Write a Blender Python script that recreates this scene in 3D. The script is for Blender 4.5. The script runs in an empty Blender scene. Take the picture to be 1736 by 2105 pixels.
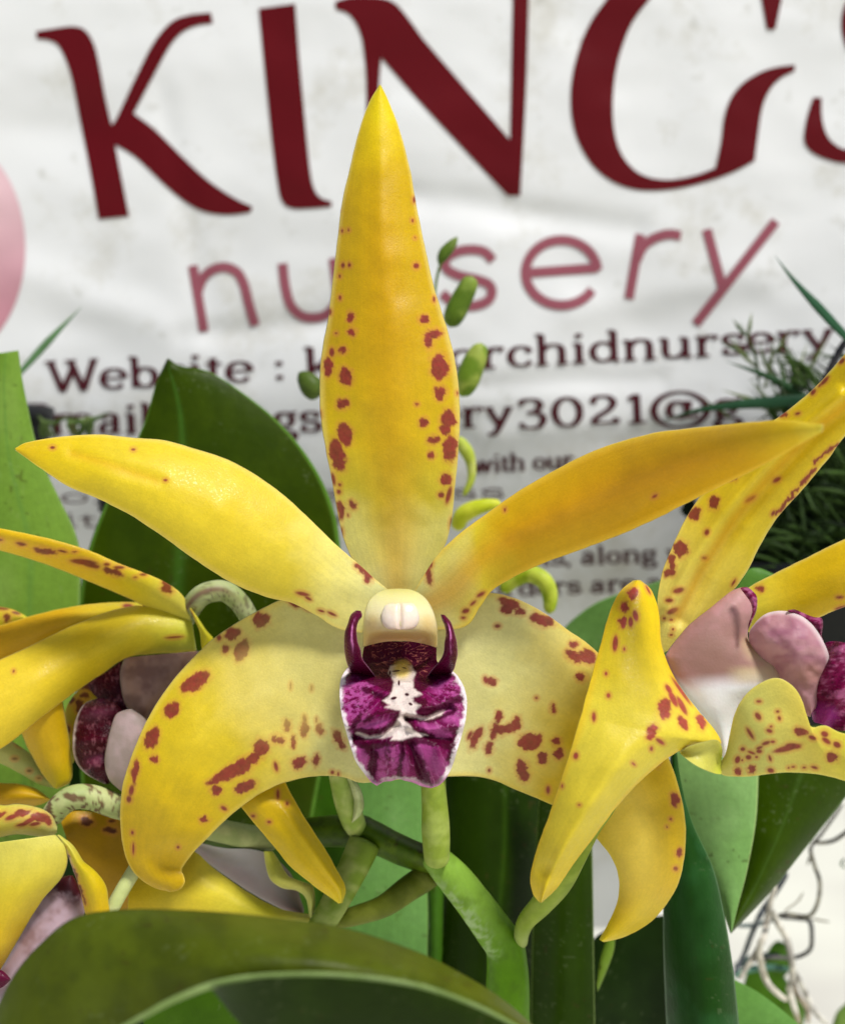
import bpy, bmesh, math, random
import numpy as np
from mathutils import Vector
from mathutils.geometry import tessellate_polygon
random.seed(7)

# ------------------------------------------------------------------ camera, sky, sun, exposure
sc = bpy.context.scene
KF = 0.63                      # frame width / distance
PW, PH = 1736.0, 2105.0        # units in which outlines below were measured
cam_data = bpy.data.cameras.new('camera')
cam = bpy.data.objects.new('camera', cam_data)
sc.collection.objects.link(cam)
cam.location = (0, 0, 0)
cam.rotation_euler = (math.radians(90), 0, 0)
cam_data.sensor_fit = 'HORIZONTAL'
cam_data.sensor_width = 36.0
cam_data.lens = 36.0 / KF
cam_data.clip_start = 0.005
cam_data.clip_end = 200
cam_data.dof.use_dof = True
cam_data.dof.focus_distance = 0.199
cam_data.dof.aperture_fstop = 20.0
sc.camera = cam

SUN_DIR = Vector((0.38, -0.50, 0.95)).normalized()      # towards the sun
world = bpy.data.worlds.new('World'); sc.world = world
world.use_nodes = True
wt = world.node_tree; wt.nodes.clear()
wo = wt.nodes.new('ShaderNodeOutputWorld'); wb = wt.nodes.new('ShaderNodeBackground')
sky = wt.nodes.new('ShaderNodeTexSky'); sky.sky_type = 'NISHITA'; sky.sun_disc = False
sky.sun_elevation = math.asin(SUN_DIR.z)
sky.sun_rotation = math.atan2(SUN_DIR.x, SUN_DIR.y)
sky.air_density = 1.0; sky.dust_density = 1.6; sky.ozone_density = 1.0
wb.inputs['Strength'].default_value = 0.062
wt.links.new(sky.outputs[0], wb.inputs[0]); wt.links.new(wb.outputs[0], wo.inputs[0])
sun_l = bpy.data.lights.new('sun', 'SUN'); sun_l.energy = 2.95; sun_l.angle = math.radians(11)
sun_l.color = (1.0, 0.98, 0.93)
sun = bpy.data.objects.new('sun', sun_l); sc.collection.objects.link(sun)
sun.rotation_euler = SUN_DIR.to_track_quat('Z', 'Y').to_euler()
sc.view_settings.view_transform = 'Standard'; sc.view_settings.look = 'None'
sc.view_settings.gamma = 1; sc.view_settings.use_curve_mapping = False
sc.view_settings.exposure = 0.25

# ------------------------------------------------------------------ numeric helpers
def lin(c):
    c = np.asarray(c, float) / 255.0
    return np.where(c <= 0.04045, c / 12.92, ((c + 0.055) / 1.055) ** 2.4)

def P(px, py, d):
    """outline coordinates and a distance in millimetres -> metres"""
    px = np.asarray(px, float); py = np.asarray(py, float); d = np.asarray(d, float)
    s = KF * d / PW
    return np.stack([(px - PW / 2) * s, d + 0 * px, -(py - PH / 2) * s], -1) * 0.001

def hash2(ix, iy, seed):
    n = (ix.astype(np.int64) * 374761393 + iy.astype(np.int64) * 668265263 + seed * 982451653) & 0x7fffffff
    n = ((n ^ (n >> 13)) * 1274126177) & 0x7fffffff
    return ((n ^ (n >> 16)) & 0xffff) / 65535.0

def vnoise(x, y, seed=0):
    x = np.asarray(x, float); y = np.asarray(y, float)
    x0 = np.floor(x); y0 = np.floor(y); fx = x - x0; fy = y - y0
    fx = fx * fx * (3 - 2 * fx); fy = fy * fy * (3 - 2 * fy)
    a = hash2(x0, y0, seed); b = hash2(x0 + 1, y0, seed)
    c = hash2(x0, y0 + 1, seed); d = hash2(x0 + 1, y0 + 1, seed)
    return (a * (1 - fx) + b * fx) * (1 - fy) + (c * (1 - fx) + d * fx) * fy

def fbm(x, y, seed=0, o=3):
    r = 0; a = 1; t = 0
    for i in range(o):
        r = r + a * vnoise(x * 2 ** i, y * 2 ** i, seed + i * 17); t += a; a *= 0.5
    return r / t

def smooth(e0, e1, x):
    t = np.clip((x - e0) / (e1 - e0), 0, 1)
    return t * t * (3 - 2 * t)

def catmull(pts, n=12):
    p = np.asarray(pts, float)
    if len(p) == 2:
        t = np.linspace(0, 1, n + 1)[:, None]
        return p[0] * (1 - t) + p[1] * t
    q = np.vstack([2 * p[0] - p[1], p, 2 * p[-1] - p[-2]])
    out = []
    for i in range(1, len(q) - 2):
        t = np.linspace(0, 1, n, endpoint=False)[:, None]
        a, b, c, d = q[i - 1], q[i], q[i + 1], q[i + 2]
        out.append(0.5 * ((2 * b) + (-a + c) * t + (2 * a - 5 * b + 4 * c - d) * t ** 2 + (-a + 3 * b - 3 * c + d) * t ** 3))
    out.append(p[-1:])
    return np.vstack(out)

def resample(pts, n, dims=2):
    c = catmull(pts, 16)
    L = np.concatenate([[0], np.cumsum(np.linalg.norm(np.diff(c[:, :dims], axis=0), axis=1))])
    t = np.linspace(0, L[-1], n)
    return np.stack([np.interp(t, L, c[:, k]) for k in range(c.shape[1])], -1)

def prof(vals, u):
    if np.isscalar(vals): return np.full_like(u, float(vals))
    c = catmull(np.stack([np.linspace(0, 1, len(vals)), vals], -1), 12)
    return np.interp(u, c[:, 0], c[:, 1])

# ------------------------------------------------------------------ painting pigment on vertices
def ell(x, y, cx, cy, rx, ry, a=0, soft=0.18):
    r = math.radians(a); dx = x - cx; dy = y - cy
    lx = dx * math.cos(r) + dy * math.sin(r); ly = -dx * math.sin(r) + dy * math.cos(r)
    q = np.sqrt((lx / rx) ** 2 + (ly / ry) ** 2)
    return 1 - smooth(1 - soft, 1 + soft, q)

def segdist(x, y, pts):
    best = np.full_like(x, 1e9)
    for (ax, ay), (bx, by) in zip(pts[:-1], pts[1:]):
        vx, vy = bx - ax, by - ay
        t = np.clip(((x - ax) * vx + (y - ay) * vy) / (vx * vx + vy * vy + 1e-9), 0, 1)
        best = np.minimum(best, np.hypot(x - ax - t * vx, y - ay - t * vy))
    return best

def stroke(x, y, pts, w, soft=2.0):
    return 1 - smooth(w - soft, w + soft, segdist(x, y, pts))

def poly(x, y, pts, soft=4.0):
    ins = np.zeros(x.shape, bool); n = len(pts)
    for i in range(n):
        ax, ay = pts[i]; bx, by = pts[(i + 1) % n]
        if ay == by: continue
        c = ((ay > y) != (by > y)) & (x < (bx - ax) * (y - ay) / (by - ay) + ax)
        ins ^= c
    d = segdist(x, y, list(pts) + [pts[0]])
    return smooth(-soft, soft, np.where(ins, d, -d))

def mixc(col, c, m):
    return col * (1 - m[..., None]) + np.asarray(c) * m[..., None]

SPOT = lin((128, 16, 38)); HALO = lin((206, 124, 62))
def spots(col, x, y, L, tr=(1, 0, 0), c=SPOT, strength=0.93):
    k, ox, oy = tr
    wx = x + (fbm(x / 11, y / 11, 3) - .5) * 11 + (fbm(x / 4, y / 4, 4) - .5) * 5
    wy = y + (fbm(x / 11, y / 11, 5) - .5) * 11 + (fbm(x / 4, y / 4, 6) - .5) * 5
    m = np.zeros_like(x); h = np.zeros_like(x)
    for s in L:
        if isinstance(s[0], tuple):
            pts = [(ox + a * k, oy + b * k) for a, b in s[:-1]]; w = s[-1] * k
            dd = segdist(wx, wy, pts)
            m = np.maximum(m, 1 - smooth(w - 1.5, w + 1.5, dd)); h = np.maximum(h, 1 - smooth(w, w + 8, dd))
        else:
            cx, cy, rx, ry = s[:4]; a = s[4] if len(s) > 4 else 0
            cx, cy, rx, ry = ox + cx * k, oy + cy * k, rx * k, ry * k
            near = (abs(x - cx) < max(rx, ry) * 1.8 + 14) & (abs(y - cy) < max(rx, ry) * 1.8 + 14)
            if not near.any(): continue
            small = min(rx, ry) < 6
            X = x[near] if small else wx[near]; Y = y[near] if small else wy[near]
            m[near] = np.maximum(m[near], ell(X, Y, cx, cy, rx, ry, a, min(.45, 1.6 / min(rx, ry))))
            h[near] = np.maximum(h[near], ell(X, Y, cx, cy, rx + 5, ry + 5, a, .35))
    col = mixc(col, HALO, h * 0.45)
    cc = np.asarray(c) * (0.62 + 0.75 * fbm(x / 7, y / 7, 9))[..., None]
    m = m * (1 - .10 * fbm(x / 5, y / 5, 12))
    mm = (m * strength)[..., None]
    return col * (1 - mm) + cc * mm

def grad(u, stops):
    us = [s[0] for s in stops]; cs = np.array([lin(s[1]) * ((.835, .975, .2 if s[1][2] < 45 else .55) if s[1][2] < 90 and s[1][1] > 120 else (.93, .93, .82)) for s in stops])
    return np.stack([np.interp(u, us, cs[:, k]) for k in range(3)], -1)

# ------------------------------------------------------------------ materials
def new_mat(name):
    m = bpy.data.materials.new(name); m.use_nodes = True
    nt = m.node_tree; b = nt.nodes['Principled BSDF']
    return m, nt, b

def attr_mat(name, rough=.45, sss=0.0, rad=(3, 2, .8), bump_scale=0, bump=.0, bump2=0, var=.10, var_scale=220, spec=.4, coat=0, vor=True, glit=0):
    m, nt, b = new_mat(name); N = nt.nodes.new; L = nt.links.new
    at = N('ShaderNodeAttribute'); at.attribute_name = 'Col'
    tc = N('ShaderNodeTexCoord')
    n1 = N('ShaderNodeTexNoise'); n1.inputs['Scale'].default_value = var_scale; n1.inputs['Detail'].default_value = 6
    n1.inputs['Roughness'].default_value = .65
    L(tc.outputs['Object'], n1.inputs['Vector'])
    mr = N('ShaderNodeMapRange'); mr.inputs[1].default_value = .25; mr.inputs[2].default_value = .75
    mr.inputs[3].default_value = 1 - var; mr.inputs[4].default_value = 1 + var
    L(n1.outputs['Fac'], mr.inputs[0])
    vm = N('ShaderNodeVectorMath'); vm.operation = 'SCALE'
    L(at.outputs['Color'], vm.inputs[0]); L(mr.outputs[0], vm.inputs['Scale'])
    out = vm.outputs[0]
    b.inputs['Roughness'].default_value = rough
    if glit:
        v = N('ShaderNodeTexVoronoi'); v.inputs['Scale'].default_value = 3300
        L(tc.outputs['Object'], v.inputs['Vector'])
        sp = N('ShaderNodeSeparateColor'); L(v.outputs['Color'], sp.inputs[0])
        r = N('ShaderNodeMapRange'); r.inputs[1].default_value = 0; r.inputs[2].default_value = 1
        r.inputs[3].default_value = 1 - glit; r.inputs[4].default_value = 1 + glit
        L(sp.outputs[0], r.inputs[0])
        v2 = N('ShaderNodeVectorMath'); v2.operation = 'SCALE'
        L(out, v2.inputs[0]); L(r.outputs[0], v2.inputs['Scale']); out = v2.outputs[0]
        r2 = N('ShaderNodeMapRange'); r2.inputs[1].default_value = .6; r2.inputs[2].default_value = 1
        r2.inputs[3].default_value = rough; r2.inputs[4].default_value = rough - .2
        L(sp.outputs[1], r2.inputs[0]); L(r2.outputs[0], b.inputs['Roughness'])
    L(out, b.inputs['Base Color'])
    b.inputs['Specular IOR Level'].default_value = spec
    if sss:
        b.inputs['Subsurface Weight'].default_value = sss
        b.inputs['Subsurface Radius'].default_value = rad
        b.inputs['Subsurface Scale'].default_value = 0.001
    if glit and 'petal' in name:
        b.inputs['Sheen Weight'].default_value = .12; b.inputs['Sheen Roughness'].default_value = .45; b.inputs['Sheen Tint'].default_value = (1, .93, .72, 1)
    if coat:
        b.inputs['Coat Weight'].default_value = coat; b.inputs['Coat Roughness'].default_value = .25
    if bump:
        bp = N('ShaderNodeBump'); bp.inputs['Strength'].default_value = bump; bp.inputs['Distance'].default_value = 0.0003
        if vor:
            v = N('ShaderNodeTexVoronoi'); v.inputs['Scale'].default_value = bump_scale
            L(tc.outputs['Object'], v.inputs['Vector']); L(v.outputs['Distance'], bp.inputs['Height'])
        else:
            v = N('ShaderNodeTexNoise'); v.inputs['Scale'].default_value = bump_scale; v.inputs['Detail'].default_value = 5
            L(tc.outputs['Object'], v.inputs['Vector']); L(v.outputs['Fac'], bp.inputs['Height'])
        last = bp
        if bump2:
            b3 = N('ShaderNodeBump'); b3.inputs['Strength'].default_value = bump2; b3.inputs['Distance'].default_value = 0.0012
            n3 = N('ShaderNodeTexNoise'); n3.inputs['Scale'].default_value = 260; n3.inputs['Detail'].default_value = 3
            L(tc.outputs['Object'], n3.inputs['Vector']); L(n3.outputs['Fac'], b3.inputs['Height'])
            L(bp.outputs[0], b3.inputs['Normal']); last = b3
        L(last.outputs[0], b.inputs['Normal'])
    return m

M = {}
M['petal'] = attr_mat('yellow_petal', .5, .22, (1.4, 1.2, .5), 3600, .09, .03, .04, 420, .26, glit=.035)
M['petal_soft'] = attr_mat('soft_petal', .55, .22, (1.4, 1.2, .5), 3300, .08, .04, .05, 300, .35, glit=.04)
M['lip'] = attr_mat('magenta_lip', .42, .04, (1.0, .5, .8), 2600, .3, .25, .10, 900, .12, glit=.06)
M['lip_out'] = attr_mat('mauve_lip_back', .5, .25, (2, 1.2, 1.2), 2600, .08, .04, .06, 500, .3)
M['column'] = attr_mat('waxy_column', .33, .35, (2.5, 2.0, 1.0), 2000, .1, 0, .03, 400, .5, coat=.12)
M['leaf'] = attr_mat('green_leaf', .38, 0, bump_scale=1500, bump=.15, bump2=.12, var=.14, var_scale=380, spec=.09, vor=False)
M['leaf_matte'] = attr_mat('leaf_underside', .55, 0, bump_scale=1800, bump=.2, bump2=.10, var=.13, var_scale=700, spec=.06, vor=False)
M['stem'] = attr_mat('green_stem', .45, .05, (1.5, 2, .6), bump_scale=1200, bump=.2, bump2=.12, var=.14, var_scale=500, spec=.15, vor=False)
M['root'] = attr_mat('papery_root', .75, 0, bump_scale=900, bump=.4, bump2=.3, var=.25, var_scale=500, spec=.2, vor=False)
M['plastic'] = attr_mat('black_plastic', .45, 0, bump_scale=500, bump=.1, var=.2, var_scale=90, spec=.4, vor=False)
M['ink'] = attr_mat('printed_ink', .42, 0, bump_scale=1500, bump=.05, var=.06, var_scale=60, spec=.12, vor=False)

# ------------------------------------------------------------------ object helpers
class Thing:
    def __init__(s, name, label, cat, at, group=None):
        o = bpy.data.objects.new(name, None); sc.collection.objects.link(o)
        o.empty_display_size = 0.01
        o.location = P(*at).tolist(); s.o = o; s.loc = np.array(o.location)
        o['label'] = label; o['category'] = cat
        if group: o['group'] = group

def make(name, V, F, mat, parent=None, col=None, smoothf=True, label=None):
    me = bpy.data.meshes.new(name)
    org = np.zeros(3); po = None
    if isinstance(parent, Thing): org = parent.loc; po = parent.o
    elif parent is not None:
        po = parent; org = np.array(parent['_org'])
    V = np.asarray(V, float).reshape(-1, 3) - org
    if isinstance(F, np.ndarray):
        me.vertices.add(len(V)); me.vertices.foreach_set('co', V.ravel())
        n = F.shape[1]
        me.loops.add(F.size); me.loops.foreach_set('vertex_index', F.ravel().astype(np.int32))
        me.polygons.add(len(F)); me.polygons.foreach_set('loop_start', np.arange(0, F.size, n, dtype=np.int32))
        me.update(calc_edges=True)
    else:
        me.from_pydata(V.tolist(), [], F)
    me.polygons.foreach_set('use_smooth', [smoothf] * len(me.polygons))
    if col is not None:
        a = me.color_attributes.new('Col', 'FLOAT_COLOR', 'POINT')
        c = np.ones((len(V), 4)); c[:, :3] = np.clip(np.asarray(col, float).reshape(-1, 3) if np.ndim(col) > 1 else np.tile(col, (len(V), 1)), 0, 1)
        a.data.foreach_set('color', c.ravel())
    me.materials.append(mat); me.validate()
    o = bpy.data.objects.new(name, me); sc.collection.objects.link(o)
    if po is not None: o.parent = po
    o['_org'] = org.tolist()
    if label: o['label'] = label
    return o

def tag(o, label=None, cat=None, group=None, kind=None):
    if label: o['label'] = label
    if cat: o['category'] = cat
    if group: o['group'] = group
    if kind: o['kind'] = kind
    return o

def surf(name, parent, A, B, D, C=0, T=0, res=3.0, thick=.8, mat='petal', paint=None, wave=None, rnd=False, label=None, nv=None, nu=None, hem=None):
    """a blade or petal between two edge curves with its own depth profile and thickness"""
    a0 = catmull(A); b0 = catmull(B)
    la = np.linalg.norm(np.diff(a0, axis=0), axis=1).sum(); lb = np.linalg.norm(np.diff(b0, axis=0), axis=1).sum()
    nu = nu or int(np.clip(max(la, lb) / res, 24, 330))
    a = resample(A, nu + 1); b = resample(B, nu + 1)
    wmax = np.linalg.norm(a - b, axis=1).max()
    nv = nv or int(np.clip(wmax / res, 14, 240))
    u = np.linspace(0, 1, nu + 1)[:, None] * np.ones((1, nv + 1)); v = np.linspace(0, 1, nv + 1)[None, :] * np.ones((nu + 1, 1))
    v = 0.5 - 0.5 * np.cos(v * math.pi) * (0.35) + (v - .5) * 0.65 * 1.0 if False else v
    s = 2 * v - 1
    px = a[:, None, 0] * (1 - v) + b[:, None, 0] * v; py = a[:, None, 1] * (1 - v) + b[:, None, 1] * v
    if mat in ('petal', 'petal_soft', 'lip_out'):        # uneven natural margin
        k_ = .55 * smooth(.7, 1, abs(s))
        px = px + k_ * (fbm(px / 24, py / 24, 201, 2) - .5) * 3; py = py + k_ * (fbm(px / 24, py / 24, 203, 2) - .5) * 3
    if hem is not None: py = py + hem(s) * smooth(.75, 1, u)
    f = (1 - np.sqrt(1 - (0.985 * s) ** 2)) if rnd else s ** 2
    d = prof(D, u) + prof(C, u) * f + prof(T, u) * s
    if wave is not None: d = d + wave(px, py, u, s)
    if mat == 'petal': d = d + .9 * (fbm(px / 75, py / 75, 211, 2) - .5) * (1 - .6 * abs(s))
    th = thick * (1 - s ** 8) * smooth(0, .02, u) * smooth(0, .02, 1 - u)
    F0 = P(px, py, d); B0 = P(px, py, d + th)
    nf = (nu + 1) * (nv + 1)
    idx = np.arange(nf).reshape(nu + 1, nv + 1)
    bidx = idx.copy(); inner = np.zeros_like(idx, bool); inner[1:-1, 1:-1] = True
    bidx[inner] = nf + np.arange(inner.sum())
    V = np.vstack([F0.reshape(-1, 3), B0[inner]])
    q = lambda I: np.stack([I[:-1, :-1], I[:-1, 1:], I[1:, 1:], I[1:, :-1]], -1).reshape(-1, 4)
    # orientation from the signed screen area
    cr = ((px[1:, :-1] - px[:-1, :-1]) * (py[:-1, 1:] - py[:-1, :-1]) - (py[1:, :-1] - py[:-1, :-1]) * (px[:-1, 1:] - px[:-1, :-1])).sum()
    Ff = q(idx); Fb = q(bidx)[:, ::-1]
    if cr < 0: Ff = Ff[:, ::-1]; Fb = Fb[:, ::-1]
    Ff = Ff[:, ::-1]; Fb = Fb[:, ::-1]
    col = paint(px, py, u, s) if paint else np.tile(lin((200, 200, 200)), (nu + 1, nv + 1, 1))
    CC = np.vstack([col.reshape(-1, 3), col[inner]])
    return make(name, V, np.vstack([Ff, Fb]), M[mat] if isinstance(mat, str) else mat, parent, CC, label=label)

def tube(name, parent, pts, rad, mat='stem', paint=None, n=20, res=4.0, flat=1.0, label=None, caps=True):
    """pts (px, py, depth); rad in outline units"""
    c = catmull(pts, 14); L = np.linalg.norm(np.diff(c[:, :2], axis=0), axis=1).sum()
    m = int(np.clip(L / res, 10, 200)); r = resample(pts, m)
    u = np.linspace(0, 1, m)
    W = P(r[:, 0], r[:, 1], r[:, 2]); R = prof(rad, u) * KF * r[:, 2] / PW * .001
    if caps:
        e = np.minimum(1, np.sqrt(np.clip(1 - (1 - np.minimum(u, 1 - u) * m / 3.0).clip(0, 1) ** 2, 0.02, 1))); R = R * e
    tg = np.gradient(W, axis=0); tg /= np.linalg.norm(tg, axis=1)[:, None]
    up = np.array([0, 1., 0]); V = []; 
    for i in range(m):
        sd = np.cross(tg[i], up); sd /= np.linalg.norm(sd) + 1e-12
        nn = np.cross(sd, tg[i])
        an = np.linspace(0, 2 * math.pi, n, endpoint=False)
        V.append(W[i] + R[i] * (np.cos(an)[:, None] * sd + flat * np.sin(an)[:, None] * nn))
    V = np.array(V); idx = np.arange(m * n).reshape(m, n); nx = np.roll(idx, -1, axis=1)
    F = np.stack([idx[:-1], nx[:-1], nx[1:], idx[1:]], -1).reshape(-1, 4)[:, ::-1].tolist()
    F.append(idx[0].tolist()); F.append(idx[-1][::-1].tolist())
    uu = np.repeat(u[:, None], n, 1); ss = np.repeat(np.linspace(0, 2 * math.pi, n, endpoint=False)[None], m, 0)
    Rp = prof(rad, u)[:, None]; t2 = np.gradient(r[:, :2], axis=0); t2 /= np.linalg.norm(t2, axis=1)[:, None] + 1e-9
    xx = r[:, 0][:, None] - t2[:, 1][:, None] * Rp * np.cos(ss) + 7 * np.sin(ss); yy = r[:, 1][:, None] + t2[:, 0][:, None] * Rp * np.cos(ss)
    col = paint(xx, yy, uu, ss).reshape(-1, 3) if paint else lin((120, 150, 60))
    o = make(name, V, F, M[mat], parent, col, label=label)
    return o

# ------------------------------------------------------------------ the setting
m, nt, b = new_mat('pale_concrete'); N = nt.nodes.new; L = nt.links.new
tc = N('ShaderNodeTexCoord'); n1 = N('ShaderNodeTexNoise'); n1.inputs['Scale'].default_value = 5; n1.inputs['Detail'].default_value = 9
cr_ = N('ShaderNodeValToRGB'); cr_.color_ramp.elements[0].color = (.66, .62, .54, 1); cr_.color_ramp.elements[1].color = (.88, .86, .72, 1)
cr_.color_ramp.elements[0].position = .3; cr_.color_ramp.elements[1].position = .55
L(tc.outputs['Object'], n1.inputs['Vector']); L(n1.outputs['Fac'], cr_.inputs[0]); L(cr_.outputs[0], b.inputs['Base Color'])
b.inputs['Roughness'].default_value = .85
FZ = -0.26
V = [(-40, -40, FZ), (40, -40, FZ), (40, 80, FZ), (-40, 80, FZ)]
g = make('ground', V, [(0, 1, 2, 3)], m, None, None, False); tag(g, kind='structure')

# ------------------------------------------------------------------ banner
BD = 320.0
def bwave(px, py):
    """depth of the banner sheet (mm)"""
    x = np.asarray(px, float); y = np.asarray(py, float)
    r = .9 * np.sin(x / 260 + y / 900 + .6) + .7 * np.sin(x / 140 - y / 210 + 1.3) * smooth(300, 900, y)
    r = r + 3.6 * (fbm(x / 330 + 3, y / 260 + 1, 41, 2) - .5) + .9 * (fbm(x / 120, y / 90, 55, 2) - .5)
    # creases seen in the cloth
    for (x0, y0, x1, y1, a, w) in [(60, 570, 380, 690, -1.8, 46), (820, 400, 1300, 470, 1.6, 34), (1180, 640, 1560, 560, -1.2, 40),
                                   (380, 690, 700, 660, 1.5, 30), (700, 800, 1350, 780, 1.2, 26), (1000, 900, 1500, 840, -1.3, 34), (330, 180, 420, 620, .9, 30)]:
        vx, vy = x1 - x0, y1 - y0; l2 = vx * vx + vy * vy
        t = np.clip(((x - x0) * vx + (y - y0) * vy) / l2, 0, 1); dd = np.hypot(x - x0 - t * vx, y - y0 - t * vy)
        r = r + .62 * a * np.exp(-(dd / w) ** 2)
    return BD + r - 0.010 * (x - 868) * 0.6 + 30 * (np.clip(y - 780, 0, 900) / 600) ** 1.8  # lower sheet bends back to render darker, standing in for shade among the plants

m, nt, b = new_mat('banner_vinyl'); N = nt.nodes.new; L = nt.links.new
tc = N('ShaderNodeTexCoord')
n1 = N('ShaderNodeTexNoise'); n1.inputs['Scale'].default_value = 28; n1.inputs['Detail'].default_value = 8; n1.inputs['Roughness'].default_value = .7
r1 = N('ShaderNodeValToRGB'); r1.color_ramp.elements[0].position = .30; r1.color_ramp.elements[0].color = (.60, .58, .52, 1)
r1.color_ramp.elements[1].position = .47; r1.color_ramp.elements[1].color = (.80, .80, .80, 1)
n2 = N('ShaderNodeTexNoise'); n2.inputs['Scale'].default_value = 160; n2.inputs['Detail'].default_value = 4
r2 = N('ShaderNodeValToRGB'); r2.color_ramp.elements[0].position = .22; r2.color_ramp.elements[0].color = (.75, .74, .7, 1)
r2.color_ramp.elements[1].position = .36; r2.color_ramp.elements[1].color = (1, 1, 1, 1)
mx = N('ShaderNodeMix'); mx.data_type = 'RGBA'; mx.blend_type = 'MULTIPLY'; mx.inputs[0].default_value = 1
L(tc.outputs['Object'], n1.inputs['Vector']); L(tc.outputs['Object'], n2.inputs['Vector'])
L(n1.outputs['Fac'], r1.inputs[0]); L(n2.outputs['Fac'], r2.inputs[0]); L(r1.outputs[0], mx.inputs[6]); L(r2.outputs[0], mx.inputs[7])
L(mx.outputs[2], b.inputs['Base Color'])
wv = N('ShaderNodeTexWave'); wv.inputs['Scale'].default_value = 900; wv.inputs['Distortion'].default_value = 1.0
rot = N('ShaderNodeMapping'); rot.inputs['Rotation'].default_value = (0, math.radians(40), 0)
L(tc.outputs['Object'], rot.inputs[0]); L(rot.outputs[0], wv.inputs['Vector'])
bp = N('ShaderNodeBump'); bp.inputs['Strength'].default_value = .06; bp.inputs['Distance'].default_value = .0003
L(wv.outputs['Fac'], bp.inputs['Height']); L(bp.outputs[0], b.inputs['Normal'])
b.inputs['Roughness'].default_value = .5
banner_mat = m
banner = Thing('shop_banner', 'white vinyl banner printed with large maroon letters, hanging behind the flowers', 'banner', (868, 1450, BD))
gx, gy = np.meshgrid(np.linspace(0, 1, 420), np.linspace(-380, 1910, 340))
gx = -420 + gx * (1750 + 820 * (1 - smooth(1340, 1640, gy)))  # low hanging corner is added, standing in for grey shaded floor
dz = bwave(gx, gy); nfr = gx.size
Fv = P(gx, gy, dz).reshape(-1, 3); Bv = P(gx, gy, dz + .45).reshape(-1, 3)
I = np.arange(nfr).reshape(gx.shape)
q = lambda I: np.stack([I[:-1, :-1], I[:-1, 1:], I[1:, 1:], I[1:, :-1]], -1).reshape(-1, 4)
Ff = q(I)[:, ::-1]; Fb = q(I + nfr)
rim = np.concatenate([I[0], I[1:, -1], I[-1, -2::-1], I[-2:0:-1, 0]]); rn = np.roll(rim, -1)
Fr = np.stack([rim, rn, rn + nfr, rim + nfr], -1)
make('sheet', np.vstack([Fv, Bv]), np.vstack([Ff, Fb, Fr]), banner_mat, banner)

def tri_fill(paths):
    """paths: list of segments of one closed outline; each smoothed separately so shared ends stay sharp"""
    pts = []
    for seg in paths:
        c = catmull(seg, 7) if len(seg) > 2 else np.asarray(seg, float)
        pts += c[:-1].tolist()
    return pts

def decal(name, polys, col, off, label=None, mode='poly'):
    bm = bmesh.new()
    for pts in polys:
        vs = [bm.verts.new((p[0], p[1], 0)) for p in pts]
        for t3 in tessellate_polygon([[Vector((p[0], p[1], 0)) for p in pts]]):
            try: bm.faces.new([vs[i] for i in t3])
            except ValueError: pass
    for _ in range(7):
        long = [e for e in bm.edges if e.calc_length() > 22]
        if not long: break
        bmesh.ops.subdivide_edges(bm, edges=long, cuts=1, use_grid_fill=False)
        bmesh.ops.triangulate(bm, faces=[f for f in bm.faces if len(f.verts) > 3])
    bm.verts.index_update()
    X = np.array([v.co.x for v in bm.verts]); Y = np.array([v.co.y for v in bm.verts])
    F = []
    for f in bm.faces:
        ids = [v.index for v in f.verts]
        f.normal_update()
        F.append(ids if f.normal.z < 0 else ids[::-1])
    bm.free()
    Vv = P(X, Y, bwave(X, Y) - off)
    if name == 'logo_disc':
        k_ = smooth(320, 700, Y)[:, None]; col = lin((226, 190, 196)) * (1 - k_) + lin((196, 136, 148)) * k_
    return make(name, Vv, F, M['ink'], banner, col, label=label)

z1 = lambda L: [(x * .5002, y * .5002) for x, y in L]
z2 = lambda L: [(868 + x * .5, y * .5) for x, y in L]
MAROON = lin((94, 12, 20))
decal('letter', [tri_fill([z1(s) for s in [
    [(147, 128), (220, 116), (300, 107), (350, 124), (385, 180), (407, 265), (432, 400), (458, 512)],
    [(458, 512), (480, 480), (560, 310), (630, 175), (700, 92), (770, 62), (865, 50)], [(865, 50), (875, 93)],
    [(875, 93), (800, 106), (740, 138), (690, 200), (625, 320), (548, 465)],
    [(548, 465), (640, 535), (760, 655), (860, 745), (960, 812), (1038, 850)], [(1038, 850), (1028, 872)],
    [(1028, 872), (940, 882), (850, 872), (770, 835), (680, 762), (560, 648), (472, 592)],
    [(472, 592), (495, 710), (530, 888)], [(530, 888), (405, 900)],
    [(405, 900), (370, 700), (330, 500), (297, 330), (268, 240), (238, 185), (200, 164), (152, 158)], [(152, 158), (147, 128)]]])], MAROON, .25)
decal('letter', [tri_fill([z1(s) for s in [
    [(1062, 34), (1212, 14)], [(1212, 14), (1228, 230), (1250, 470), (1270, 670), (1285, 760), (1312, 808), (1362, 828)], [(1362, 828), (1362, 848)],
    [(1362, 848), (1280, 855), (1200, 855), (1158, 825), (1138, 740), (1115, 560), (1085, 270), (1062, 34)]]])], MAROON, .25)
decal('letter', [tri_fill([
    [(688, 3), (720, -6), (775, -6), (808, 4), (835, 32), (868, 78)], [(868, 78), (1048, 287)], [(1048, 287), (1054, -20)], [(1054, -20), (1087, -20)],
    [(1087, -20), (1080, 200), (1069, 402)], [(1069, 402), (1043, 402)], [(1043, 402), (868, 215), (783, 118)], [(783, 118), (778, 200), (772, 420)],
    [(772, 420), (750, 420)], [(750, 420), (753, 200), (748, 110), (738, 62), (718, 30), (690, 18)], [(690, 18), (688, 3)]])], MAROON, .25)
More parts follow.
